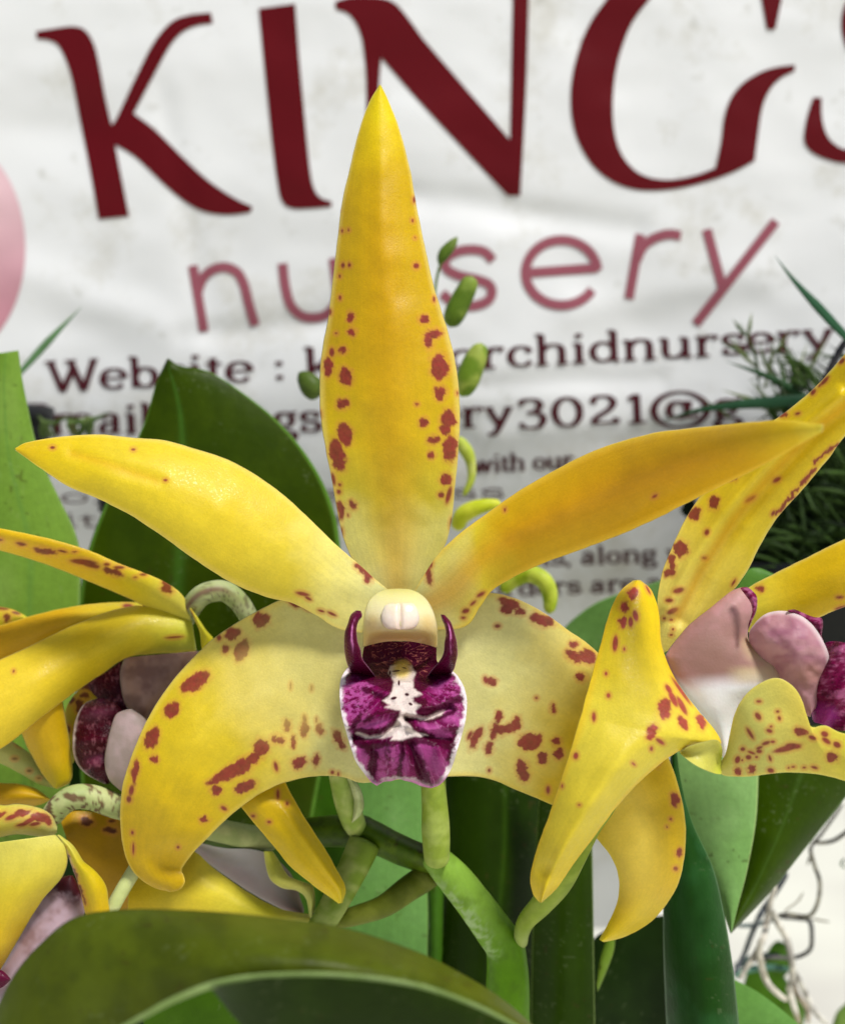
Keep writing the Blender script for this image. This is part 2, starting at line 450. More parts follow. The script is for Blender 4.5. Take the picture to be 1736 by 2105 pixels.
decal('letter', [tri_fill([z2(s) for s in [
    [(775, -30), (690, 90), (640, 210), (612, 340), (612, 470), (640, 580), (700, 680), (780, 745), (870, 777), (960, 782), (1060, 772), (1180, 742), (1280, 705), (1365, 660)],
    [(1365, 660), (1378, 560), (1397, 440), (1430, 365), (1475, 318), (1530, 290)], [(1530, 290), (1530, 265)],
    [(1530, 265), (1450, 276), (1380, 300), (1312, 345), (1265, 405), (1240, 480), (1225, 590), (1203, 690)],
    [(1203, 690), (1120, 720), (1020, 738), (930, 728), (865, 692), (812, 620), (786, 520), (783, 400), (797, 280), (830, 165), (875, 70), (955, -30)], [(955, -30), (775, -30)]]]),
    z2([(1388, -30), (1415, 120), (1450, 120), (1482, -30)])], MAROON, .25)
decal('letter', [tri_fill([z2(s) for s in [
    [(1605, 400), (1640, 400)], [(1640, 400), (1642, 480), (1660, 550), (1695, 592), (1745, 615), (1850, 620), (1950, 560)], [(1950, 560), (1980, 600)],
    [(1980, 600), (1880, 665), (1750, 670), (1680, 660), (1615, 635), (1577, 600), (1568, 560), (1580, 480), (1605, 400)]]]),
    tri_fill([z2(s) for s in [[(1765, -30), (1735, 20), (1722, 80), (1728, 150), (1760, 220), (1850, 300)], [(1850, 300), (1900, 250)], [(1900, 250), (1840, 160), (1820, 80), (1835, -30)], [(1835, -30), (1765, -30)]]])], MAROON, .25)

def ribbon(pts, w, thin=None, ang=None, sm=True):
    c = catmull(pts, 6) if (sm and len(pts) > 2) else np.asarray(pts, float)
    t = np.gradient(c, axis=0); t /= np.linalg.norm(t, axis=1)[:, None] + 1e-9
    n = np.stack([-t[:, 1], t[:, 0]], -1)
    if thin is None: ww = np.full(len(c), w)
    else: ww = thin + (w - thin) * np.abs(t[:, 1]) ** 1.4
    a = c + n * ww[:, None] / 2; b2 = c - n * ww[:, None] / 2
    return np.vstack([a, b2[::-1]]).tolist()

PINKL = lin((150, 84, 96))
def strokes(name, L, w, col, off, thin=None):
    """each stroke of a letter is its own fine layer of ink"""
    for k, s in enumerate(L): pass
    bmv = []; V = []; F = []; n0 = 0
    for k, (pts, sm) in enumerate(L):
        c = catmull(pts, 6) if (sm and len(pts) > 2) else np.asarray(pts, float)
        if len(c) == 2:
            c = np.array([c[0] * (1 - t) + c[1] * t for t in np.linspace(0, 1, 8)])
        t = np.gradient(c, axis=0); t /= np.linalg.norm(t, axis=1)[:, None] + 1e-9
        n = np.stack([-t[:, 1], t[:, 0]], -1)
        ww = np.full(len(c), w) if thin is None else thin + (w - thin) * np.abs(t[:, 1]) ** 1.4
        a = c + n * ww[:, None] / 2; b2 = c - n * ww[:, None] / 2
        o = off + .03 * (k % 6)
        V += P(a[:, 0], a[:, 1], bwave(a[:, 0], a[:, 1]) - o).tolist() + P(b2[:, 0], b2[:, 1], bwave(b2[:, 0], b2[:, 1]) - o).tolist()
        m = len(c)
        F += [(n0 + i, n0 + i + 1, n0 + m + i + 1, n0 + m + i) for i in range(m - 1)]
        n0 += 2 * m
    return make(name, V, F, M['ink'], banner, col)

def arc(cx, cy, rx, ry, a0, a1, n=14, rot=0):
    r = math.radians(rot); out = []
    for i in range(n + 1):
        a = math.radians(a0 + (a1 - a0) * i / n); x = rx * math.cos(a); y = ry * math.sin(a)
        out.append((cx + x * math.cos(r) - y * math.sin(r), cy + x * math.sin(r) + y * math.cos(r)))
    return out
S_ = [
    [(z1([(792, 1090), (838, 1362)]), 0), (z1([(812, 1200), (835, 1140), (880, 1105), (930, 1098), (975, 1120), (1002, 1170), (1020, 1240), (1048, 1338)]), 1)],
    [(z1([(1160, 1082), (1172, 1180), (1195, 1255), (1240, 1298), (1300, 1305), (1350, 1285), (1385, 1230), (1385, 1150)]), 1), (z1([(1370, 1060), (1400, 1300)]), 0)],
    [([(752, 520), (742, 650)], 0), ([(747, 580), (760, 545), (800, 525)], 1)],
    [(z2([(290, 1070), (255, 1035), (200, 1025), (140, 1035), (95, 1065), (100, 1105), (150, 1132), (220, 1148), (272, 1168), (285, 1205), (262, 1240), (200, 1258), (130, 1245), (80, 1205)]), 1)],
    [(z2([(425, 1122), (722, 1100)]), 0), (z2(arc(572, 1120, 148, 134, -4, -328, 24)), 1)],
    [(z2([(895, 962), (848, 1228)]), 0), (z2([(880, 1070), (905, 1015), (950, 980), (1010, 962), (1062, 968)]), 1)],
    [(z2([(1168, 942), (1232, 1178)]), 0), (z2([(1452, 908), (1122, 1332)]), 0)],
]
for L_ in S_: strokes('letter', L_, 20, PINKL, .25)

# serif lettering drawn with a broad pen
def G(ch):
    S = lambda x, y, w=.34: ([(x - w / 2, y), (x + w / 2, y)], 0)     # a serif bar
    st = lambda x, y0, y1: ([(x, y0), (x, y1)], 0)
    bowl = lambda cx, cy, rx=.34, ry=.46: (arc(cx, cy, rx, ry, 0, 360, 18), 0)
    g = {
     'W': (1.55, [([(.12, 1.5), (.45, 0)], 0), ([(.45, 0), (.8, 1.2)], 0), ([(.72, 1.5), (1.08, 0)], 0), ([(1.08, 0), (1.42, 1.5)], 0), S(.12, 1.5), S(.72, 1.5), S(1.42, 1.5, .26)]),
     'e': (.88, [([(.12, .52), (.76, .52)], 0), (arc(.44, .5, .33, .47, 0, 320, 18), 1)]),
     'b': (.98, [st(.2, 0, 1.5), S(.12, 1.5, .2), (arc(.5, .48, .3, .46, -170, 170, 18), 1)]),
     's': (.78, [([(.66, .72), (.58, .92), (.36, .97), (.16, .84), (.2, .62), (.42, .5), (.64, .38), (.66, .14), (.44, .02), (.2, .06), (.12, .3)], 1)]),
     'i': (.52, [st(.26, 0, .95), S(.24, 0, .4), S(.18, .95, .2), ([(.26, 1.25), (.26, 1.45)], 0)]),
     'l': (.52, [st(.26, 0, 1.5), S(.26, 0, .4), S(.18, 1.5, .2)]),
     't': (.6, [([(.26, 1.25), (.26, .2), (.38, .02), (.54, .12)], 1), S(.28, .95, .5)]),
     ':': (.5, [([(.25, 0), (.25, .2)], 0), ([(.25, .7), (.25, .9)], 0)]),
     ',': (.4, [([(.2, .16), (.2, 0), (.1, -.2)], 0)]),
     'k': (1.0, [st(.2, 0, 1.5), S(.2, 0, .36), S(.12, 1.5, .2), ([(.28, .42), (.75, .95)], 0), ([(.4, .55), (.82, 0)], 0), S(.84, 0, .3), S(.74, .95, .3)]),
     'n': (1.08, [st(.22, 0, .95), S(.22, 0, .38), S(.14, .95, .2), ([(.24, .7), (.45, .95), (.7, .93), (.82, .7), (.82, 0)], 1), S(.83, 0, .38)]),
     'm': (1.62, [st(.22, 0, .95), S(.22, 0, .38), S(.14, .95, .2), ([(.24, .7), (.42, .95), (.66, .93), (.78, .7), (.78, 0)], 1), S(.78, 0, .36), ([(.8, .7), (1.0, .95), (1.22, .93), (1.34, .7), (1.34, 0)], 1), S(1.35, 0, .36)]),
     'h': (1.08, [st(.22, 0, 1.5), S(.22, 0, .38), S(.14, 1.5, .2), ([(.24, .7), (.45, .95), (.7, .93), (.82, .7), (.82, 0)], 1), S(.83, 0, .38)]),
     'u': (1.08, [([(.22, .95), (.22, .25), (.36, .02), (.6, .04), (.8, .3)], 1), st(.82, 0, .95), S(.14, .95, .2), S(.74, .95, .2), S(.9, 0, .22)]),
     'r': (.78, [st(.22, 0, .95), S(.24, 0, .42), S(.14, .95, .2), ([(.24, .65), (.38, .92), (.6, .96), (.66, .8)], 1)]),
     'c': (.85, [(arc(.46, .48, .33, .47, 40, 325, 18), 1), ([(.68, .82), (.7, .66)], 0)]),
     'o': (.95, [bowl(.46, .48)]), '0': (1.05, [bowl(.5, .72, .36, .72)]),
     'p': (1.0, [st(.2, -.45, .95), S(.2, -.45, .36), S(.12, .95, .2), (arc(.52, .48, .3, .46, -170, 170, 18), 1)]),
     'd': (1.02, [(arc(.46, .48, .32, .46, 10, 350, 18), 1), st(.78, 0, 1.5), S(.7, 1.5, .2), S(.86, 0, .2)]),
     'a': (.9, [([(.18, .75), (.3, .95), (.55, .93), (.62, .7), (.62, .15), (.78, .02)], 1), ([(.6, .55), (.28, .48), (.14, .26), (.24, .04), (.46, .04), (.6, .22)], 1)]),
     'g': (.92, [bowl(.42, .62, .27, .33), ([(.64, .9), (.84, .98)], 0), ([(.3, .3), (.2, .12), (.6, .0), (.78, -.2), (.6, -.45), (.28, -.45), (.12, -.25), (.3, -.05)], 1)]),
     'y': (.98, [([(.14, .95), (.5, .05)], 0), ([(.84, .95), (.45, -.1), (.25, -.42), (.1, -.36)], 1), S(.16, .95, .32), S(.82, .95, .3)]),
     'v': (.96, [([(.14, .95), (.48, 0)], 0), ([(.48, 0), (.82, .95)], 0), S(.16, .95, .32), S(.82, .95, .3)]),
     'w': (1.4, [([(.14, .95), (.42, 0)], 0), ([(.42, 0), (.7, .9)], 0), ([(.66, .95), (.95, 0)], 0), ([(.95, 0), (1.24, .95)], 0), S(.14, .95, .3), S(.68, .95, .3), S(1.24, .95, .26)]),
     '3': (1.0, [([(.16, 1.2), (.3, 1.42), (.6, 1.42), (.74, 1.15), (.6, .84), (.36, .78)], 1), ([(.36, .78), (.7, .7), (.82, .4), (.66, .04), (.34, 0), (.14, .24)], 1)]),
     '2': (1.0, [([(.16, 1.1), (.28, 1.4), (.6, 1.42), (.76, 1.1), (.62, .75), (.3, .4), (.14, .08)], 1), ([(.14, .08), (.8, .08)], 0), ([(.8, .05), (.84, .3)], 0)]),
     '1': (.78, [st(.42, 0, 1.45), S(.42, 0, .5), ([(.18, 1.22), (.42, 1.42)], 0)]),
     '@': (1.75, [(arc(.85, .55, .74, .92, 50, 330, 26), 1), ([(1.32, -.15), (1.6, .3), (1.55, .9), (1.33, 1.25)], 1), bowl(.8, .55, .26, .42), ([(1.12, 1.0), (1.05, .4), (1.15, .16), (1.36, .3)], 1)]),
     ' ': (.5, []), 'E': (1.2, [st(.3, 0, 1.5), ([(.1, 0), (1, 0)], 0), ([(.1, 1.5), (1, 1.5)], 0), ([(.3, .78), (.8, .78)], 0), st(1.0, 0, .36), st(1.0, 1.14, 1.5)]),
     '.': (.4, [([(.2, 0), (.2, .2)], 0)]),
    }
    return g[ch]

SMALL = []
def text_line(txt, x0, y0, x1, y1, xh, w, thin, col, skew=-.05):
    tot = sum(G(c)[0] for c in txt); sx = math.hypot(x1 - x0, y1 - y0) / tot
    ex = np.array([x1 - x0, y1 - y0], float); ex /= np.linalg.norm(ex); ey = np.array([skew, -1.0])
    V_, x = [], 0
    for c in txt:
        adv, st = G(c)
        L_ = []
        for pts, sm in st:
            L_.append(([tuple(np.array([x0, y0]) + ex * (x + a) * sx + ey * b2 * xh) for a, b2 in pts], sm))
        if xh < 22: SMALL.extend(L_)
        elif L_: strokes('letter', L_, w, col, .25, thin)
        x += adv
TXT = lin((74, 26, 34)); 
text_line('Website : kingsorchidnursery', 98, 806, 1716, 716, 41, 14.5, 4.5, TXT)
text_line('nursery', 668, 884, 1056, 876, 40, 14.5, 4.5, TXT)
text_line('Email : kings', 34, 892, 662, 886, 40, 14.5, 4.5, TXT)
text_line('3021@g', 1058, 881, 1530, 858, 40, 15.5, 5, TXT)
text_line('with our', 972, 972, 1180, 962, 24, 9, 3.2, TXT)
text_line('orchid wellness', 120, 1034, 1040, 1024, 19, 6.5, 2.6, TXT)
text_line('its best blooms', 128, 1084, 900, 1076, 19, 6.5, 2.6, TXT)
text_line('plants, along with', 984, 1168, 1500, 1150, 24, 9, 3.4, TXT)
text_line('orders are all', 1000, 1228, 1400, 1212, 23, 9, 3.4, TXT)
tag(strokes('small_print', SMALL, 6.5, TXT, .25, 2.6), kind='stuff')
decal('logo_disc', [arc(-95, 510, 147, 222, 0, 359, 60)], lin((226, 170, 176)), .22)

# ------------------------------------------------------------------ petal paint
YEL = (236, 184, 22); GOLD = (222, 160, 8); PALE = (222, 210, 118); LEM = (240, 205, 70); DEEP = (232, 168, 8)
def petal(stops, sp=None, tr=(1, 0, 0), edge=None, edge_w=.12, mot=.10, centre=None, extra=None, spc=SPOT):
    def f(x, y, u, s):
        c = grad(u + (fbm(x / 60, y / 60, 21) - .5) * .10, stops)
        if centre is not None: c = mixc(c, lin(centre), np.exp(-(s / .45) ** 2) * .55 * smooth(0.12, .35, u))
        if edge is not None: c = mixc(c, lin(edge), smooth(1 - edge_w, 1.0, abs(s)) * .55)
        c = c * (1 - mot / 2 + mot * fbm(x / 16, y / 16, 31))[..., None]
        c = c * (1 + .10 * (fbm(s * 24 + 50, u * 2.2, 33) - .5))[..., None]
        if sp: 
            if isinstance(sp, dict):
                for t_, l_ in sp.items(): c = spots(c, x, y, l_, t_, spc)
            else: c = spots(c, x, y, sp, tr, spc)
        if extra: c = extra(c, x, y, u, s)
        return c
    return f
ONE = (1, 0, 0); Z6 = (.3273, 574.3, 459.4); ZC = (.24557, 631.7, 1148.6); Z5 = (.2723, 1263.4, 1148.6); Z4 = (.24557, 1320.8, 689.1); Z2 = (.2646, 0, 1062.4); Z3 = (.43, 0, 1493.1)
def T(tr, L): return [(tr[1] + x * tr[0], tr[2] + y * tr[0]) for x, y in L]

# ================================================================== CENTRE FLOWER
cf = Thing('orchid_flower', 'large yellow orchid facing the camera with a magenta lip, in the centre', 'flower', (822, 1260, 205), 'yellow orchid flowers')
dorsal_spots = [(398, 262, 12, 16), (438, 260, 10, 14), (858, 265, 18, 18), (378, 330, 7, 10), (380, 465, 9, 15), (315, 555, 12, 20), (450, 590, 20, 34), (453, 678, 20, 26),
    (355, 690, 8, 7), (908, 604, 30, 28), (965, 692, 58, 26, -8), (935, 740, 28, 45, -10), (328, 808, 16, 28), (398, 800, 22, 26), (306, 900, 28, 64), (413, 962, 42, 60, -18), (1005, 903, 52, 84),
    (1010, 1065, 36, 44), (400, 1130, 38, 34), (862, 1135, 12, 8), (902, 1250, 28, 32), (1060, 1228, 42, 62), (1043, 1295, 36, 28), (965, 1360, 40, 26), (1070, 1415, 44, 86), (955, 1455, 20, 22),
    (408, 1325, 44, 74, -18), (364, 1455, 46, 102, -12), (338, 1605, 12, 40, -12), (378, 1640, 10, 10), (372, 1685, 14, 14), (1045, 1610, 36, 40), (1015, 1705, 20, 18), (1062, 1705, 15, 55, 15),
    (455, 1770, 20, 32, -15), (385, 1800, 19, 62, -8), (430, 1832, 7, 7), (1078, 1890, 9, 42), (390, 1940, 8, 30), (970, 475, 8, 18), (393, 45, 8, 10), (433, 40, 6, 8), (1116, 1065, 6, 12), (256, 1200, 6, 30),
    (900, -110, 12, 20), (845, -150, 8, 20), (835, -20, 7, 10), (300, -90, 9, 12), (372, -85, 6, 6), (850, 90, 6, 5), (330, -20, 6, 5)]
surf('dorsal_sepal', cf,
     [(779, 174), (757, 212), (737, 270), (718, 345), (702, 420), (693, 490), (685, 560), (674, 650), (661, 725), (656, 790), (659, 860), (670, 930), (684, 1000), (696, 1070), (708, 1115), (730, 1165), (765, 1240)],
     [(783, 174), (802, 215), (824, 275), (845, 360), (859, 440), (875, 515), (895, 600), (920, 680), (937, 750), (945, 830), (943, 910), (936, 990), (929, 1060), (919, 1108), (905, 1145), (868, 1240)],
     [209, 207, 205, 203.5, 203, 204, 207, 209], C=[.6, 2.2, 3.4, 3.8, 3.4, 1.8, .5, 0], T=[0, -.2, -.5, -.6, -.6, -.3, 0], thick=1.0, res=2.2,
     paint=petal([(0, (244, 206, 40)), (.06, (242, 196, 20)), (.2, (218, 166, 6)), (.5, (214, 162, 4)), (.68, (224, 180, 36)), (.78, (222, 190, 66)), (.85, (224, 214, 120)), (1, (232, 226, 160))], dorsal_spots, Z6, edge=(236, 210, 120), edge_w=.12, mot=.12, centre=(204, 152, 0)),
     wave=lambda x, y, u, s: -.35 * np.exp(-((s - .05) / .25) ** 2) * smooth(.05, .3, u) * (1 - smooth(.8, .98, u)))
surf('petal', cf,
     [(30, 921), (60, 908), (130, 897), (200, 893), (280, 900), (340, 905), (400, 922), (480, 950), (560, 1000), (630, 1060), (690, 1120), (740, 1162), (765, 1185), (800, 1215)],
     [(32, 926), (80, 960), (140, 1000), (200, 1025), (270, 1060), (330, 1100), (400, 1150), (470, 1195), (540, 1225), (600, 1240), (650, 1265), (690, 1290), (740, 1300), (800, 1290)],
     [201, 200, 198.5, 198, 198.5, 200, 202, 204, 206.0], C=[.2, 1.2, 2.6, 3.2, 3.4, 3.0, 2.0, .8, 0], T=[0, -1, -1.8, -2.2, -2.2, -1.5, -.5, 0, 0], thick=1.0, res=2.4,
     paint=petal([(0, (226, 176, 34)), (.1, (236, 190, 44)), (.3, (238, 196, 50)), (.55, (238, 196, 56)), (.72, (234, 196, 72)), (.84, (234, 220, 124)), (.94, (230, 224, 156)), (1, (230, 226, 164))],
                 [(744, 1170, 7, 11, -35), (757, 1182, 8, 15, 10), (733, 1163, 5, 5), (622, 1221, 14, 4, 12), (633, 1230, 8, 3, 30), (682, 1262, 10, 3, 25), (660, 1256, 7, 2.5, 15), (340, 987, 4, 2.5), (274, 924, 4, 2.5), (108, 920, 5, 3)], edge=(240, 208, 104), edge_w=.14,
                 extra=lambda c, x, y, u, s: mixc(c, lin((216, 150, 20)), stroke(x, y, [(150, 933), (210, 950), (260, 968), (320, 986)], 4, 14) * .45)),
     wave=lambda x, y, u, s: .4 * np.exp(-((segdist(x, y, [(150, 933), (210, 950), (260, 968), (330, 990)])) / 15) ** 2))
surf('petal', cf,
     [(1692, 872), (1600, 864), (1480, 874), (1350, 889), (1250, 915), (1170, 950), (1080, 1000), (1000, 1055), (940, 1100), (900, 1140), (872, 1180), (845, 1225)],
     [(1690, 886), (1645, 912), (1560, 960), (1480, 1000), (1400, 1040), (1330, 1075), (1260, 1105), (1180, 1135), (1100, 1165), (1050, 1190), (1010, 1215), (985, 1250), (950, 1290), (850, 1295)],
     [163, 170, 179, 187, 193, 197, 200.5, 203, 206], C=[.2, 1.5, 2.8, 3.4, 3.6, 3.2, 2.2, .9, 0], T=[0, .4, .6, .4, 0, -.3, -.2, 0, 0], thick=1.0, res=2.6,
     paint=petal([(0, (244, 204, 80)), (.08, (236, 184, 40)), (.2, (222, 162, 8)), (.5, (220, 158, 2)), (.7, (226, 168, 8)), (.80, (232, 196, 60)), (.91, (228, 218, 138)), (1, (230, 226, 164))],
                 [(880, 1180, 6, 24, -12), (884, 1160, 5, 8), (1037, 1048, 2.5, 4), (988, 1222, 10, 4, -30), (957, 1256, 8, 5, -20), (972, 1240, 8, 3, -40), (952, 1270, 5, 3), (1345, 1020, 6, 3, -30)], edge=(240, 196, 60), edge_w=.2, mot=.06, centre=(216, 150, 0)))
def lat_wave(k):
    return lambda x, y, u, s: .5 * np.sin(u * 9 + s * 2 + k) * smooth(.1, .3, u) + .5 * (fbm(x / 90, y / 90, int(k) + 60, 2) - .5)
latl = [(537, 1274, 16, 16), (478, 1303, 17, 12, -10), (497, 1336, 13, 25, 22), (400, 1403, 34, 16, -33), (352, 1460, 19, 13, -40), (313, 1517, 14, 23, 22), (318, 1560, 8, 8), (278, 1588, 7, 26, 5), (270, 1625, 5, 11, 10), (265, 1643, 5, 7),
    (450, 1311, 5, 6), (465, 1335, 7, 8), (446, 1601, 24, 8, -30), (472, 1588, 22, 13, -30), (498, 1575, 20, 16, -20), (519, 1560, 15, 11, -40), (537, 1537, 15, 18), (445, 1625, 11, 11), (505, 1615, 20, 11, -15), (492, 1622, 10, 8), (563, 1520, 7, 10), (576, 1522, 8, 8), (590, 1493, 9, 13, -15), (602, 1525, 6, 12, 10),
    (625, 1500, 8, 17, -5), (626, 1478, 4, 9, -10), (657, 1500, 7, 13, -12), (697, 1520, 8, 21, -28), (615, 1568, 17, 11, -20), (649, 1563, 6, 14, 5), (567, 1576, 4, 10, -15), (610, 1240, 16, 7, 15), (632, 1250, 10, 4, 25), (460, 1662, 7, 4, 30), (419, 1686, 9, 7, -30),
    (272, 1712, 3, 4), (274, 1745, 2, 12), (366, 1742, 3, 3), (683, 1588, 4, 4), (695, 1592, 2, 5), (597, 1410, 2, 8), (640, 1415, 2, 6), (650, 1480, 2, 6)]
surf('lateral_sepal', cf,
     [(840, 1262), (760, 1268), (700, 1262), (640, 1241), (590, 1230), (540, 1250), (480, 1284), (430, 1320), (380, 1370), (332, 1430), (297, 1490), (268, 1560), (251, 1620), (247, 1690), (256, 1755), (280, 1800), (320, 1826), (348, 1834)],
     [(840, 1600), (790, 1606), (740, 1609), (700, 1597), (640, 1597), (580, 1611), (530, 1635), (470, 1680), (430, 1720), (396, 1755), (374, 1785), (378, 1800), (380, 1815), (371, 1828), (350, 1834)],
     [207.5, 207, 206.5, 205, 203.5, 202.5, 203, 206, 209], C=[0, .5, 1.5, 2.6, 3.2, 3.4, 3, 2, .5], T=[0, 0, -.3, -.5, -.5, 0, 0, .6, 0], thick=1.0, res=2.3,
     paint=petal([(0, (232, 226, 170)), (.24, (226, 218, 146)), (.38, (226, 206, 104)), (.5, (228, 188, 54)), (.68, (232, 184, 34)), (.85, (224, 170, 10)), (1, (206, 156, 6))], latl, ONE, edge=(234, 202, 92), edge_w=.1, mot=.14,
                 extra=lambda c, x, y, u, s: mixc(c, lin((204, 188, 96)), ell(x, y, 600, 1400, 130, 110, 0, .5) * .5)),  # olive shadow near the sepal base, painted into the colour
     wave=lambda x, y, u, s: .5 * np.sin(u * 9 + s * 2) * smooth(.1, .3, u) + 1.6 * np.exp(-((x - 345) ** 2 + (y - 1775) ** 2) / 900.) + .5 * (fbm(x / 90, y / 90, 60, 2) - .5))
latr = [(1047, 1241, 22, 10, 18), (1042, 1252, 12, 9), (1068, 1257, 9, 8), (1113, 1275, 26, 13, 16), (1178, 1325, 7, 7), (1173, 1345, 12, 9, 15), (1186, 1353, 10, 8), (1208, 1350, 19, 13, 30), (1192, 1392, 9, 8), (1010, 1402, 10, 6, 20), (998, 1398, 5, 8, -20),
    (978, 1518, 9, 24, 27), (965, 1512, 4, 10, 25), (1023, 1474, 6, 12, 20), (1015, 1503, 8, 20, 18), (1028, 1502, 9, 11, 0), (1043, 1498, 22, 9, -18), (1060, 1490, 9, 18, 12), (1004, 1539, 8, 14, 10), (1088, 1524, 25, 17, -12), (1135, 1456, 6, 10), (1143, 1524, 8, 9), (1115, 1559, 11, 13),
    (1074, 1584, 12, 23, -10), (1148, 1549, 10, 12), (1126, 1624, 4, 8), (1005, 1584, 3, 4), (1348, 1568, 6, 9), (1386, 1644, 9, 14, -10), (1378, 1684, 3, 3), (1395, 1754, 6, 8), (1388, 1786, 5, 4), (1102, 1435, 3, 3), (1022, 1287, 6, 4), (1370, 1700, 2, 2)]
surf('lateral_sepal', cf,
     [(830, 1262), (900, 1262), (950, 1238), (1000, 1218), (1060, 1230), (1110, 1255), (1160, 1290), (1215, 1330), (1270, 1385), (1320, 1450), (1362, 1530), (1392, 1610), (1408, 1690), (1405, 1770), (1385, 1835), (1340, 1893), (1285, 1926), (1240, 1938)],
     [(830, 1600), (880, 1602), (930, 1596), (1000, 1600), (1060, 1624), (1110, 1645), (1150, 1662), (1195, 1692), (1235, 1735), (1262, 1775), (1272, 1815), (1266, 1860), (1248, 1900), (1231, 1932)],
     [207.5, 207, 206.5, 206, 205, 204.5, 204, 205, 207], C=[0, .5, 1.5, 2.4, 3.2, 3.4, 3, 2.2, .5], T=[0, 0, .3, .5, .5, 0, -.4, -.6, 0], thick=1.0, res=2.3,
     paint=petal([(0, (232, 226, 170)), (.22, (228, 220, 150)), (.34, (226, 204, 100)), (.45, (226, 176, 30)), (.65, (230, 178, 30)), (.85, (228, 174, 20)), (1, (240, 196, 30))], latr, ONE, edge=(234, 196, 70), edge_w=.08, mot=.12,
                 extra=lambda c, x, y, u, s: mixc(c, lin((238, 212, 96)), ell(x, y, 1290, 1720, 60, 150, -12, .6) * .6)), wave=lat_wave(2.0))
# column and anther
surf('column', cf, T(ZC, [(745, 250), (660, 258), (580, 290), (515, 350), (480, 440), (466, 540), (462, 640), (464, 742)]), T(ZC, [(775, 250), (860, 258), (940, 292), (1005, 350), (1055, 440), (1083, 540), (1090, 640), (1086, 748)]),
     [204.5, 202.6, 199.5, 196.4, 194.8, 195.2, 198], C=[.2, 1.2, 2.6, 3.6, 4.2, 4.4, 3.6], rnd=True, thick=2.0, mat='column', res=2.0, hem=lambda s: -14 * (1 - s ** 2),
     wave=lambda x, y, u, s: 1.5 * ell((x - ZC[1]) / ZC[0], (y - ZC[2]) / ZC[0], 775, 660, 150, 40, 0, .9) - .5 * ell((x - ZC[1]) / ZC[0], (y - ZC[2]) / ZC[0], 775, 480, 190, 140, 0, .6),
     paint=lambda x, y, u, s: mixc(mixc(grad(u, [(0, (222, 216, 144)), (.16, (226, 220, 146)), (.3, (236, 230, 170)), (.55, (240, 230, 196)), (.72, (234, 216, 178)), (.85, (214, 188, 132)), (1, (204, 170, 124))]), lin((216, 180, 96)), np.exp(-((abs(s) - .75) / .22) ** 2) * np.exp(-((u - .72) / .16) ** 2) * .6),
                                   lin((196, 150, 100)), ell((x - ZC[1]) / ZC[0], (y - ZC[2]) / ZC[0], 775, 668, 190, 46, 0, .8) * .55))  # shadow in the cavity under the anther, painted as a darker band
surf('anther_cap', cf, T(ZC, [(745, 374), (690, 370), (644, 400), (618, 470), (626, 540), (662, 584), (720, 596)]), T(ZC, [(800, 374), (862, 366), (906, 398), (934, 472), (926, 542), (888, 586), (830, 598)]), [196.6, 195.0, 194.2, 193.9, 194.2], C=[.2, .7, 1.1, 1.2, .7], rnd=True, thick=2.5, mat='column', res=1.2,
     wave=lambda x, y, u, s: .35 * np.exp(-(s / .14) ** 2) * smooth(.02, .2, 1.02 - u) + .8 * np.exp(-(u / .1) ** 2) + .7 * np.exp(-((1 - u) / .07) ** 2),
     paint=lambda x, y, u, s: mixc(grad(u, [(0, (236, 226, 150)), (.22, (246, 230, 210)), (.55, (250, 230, 226)), (.9, (240, 208, 202)), (1, (216, 180, 150))]), lin((232, 206, 180)), np.exp(-(s / .09) ** 2) * .5))
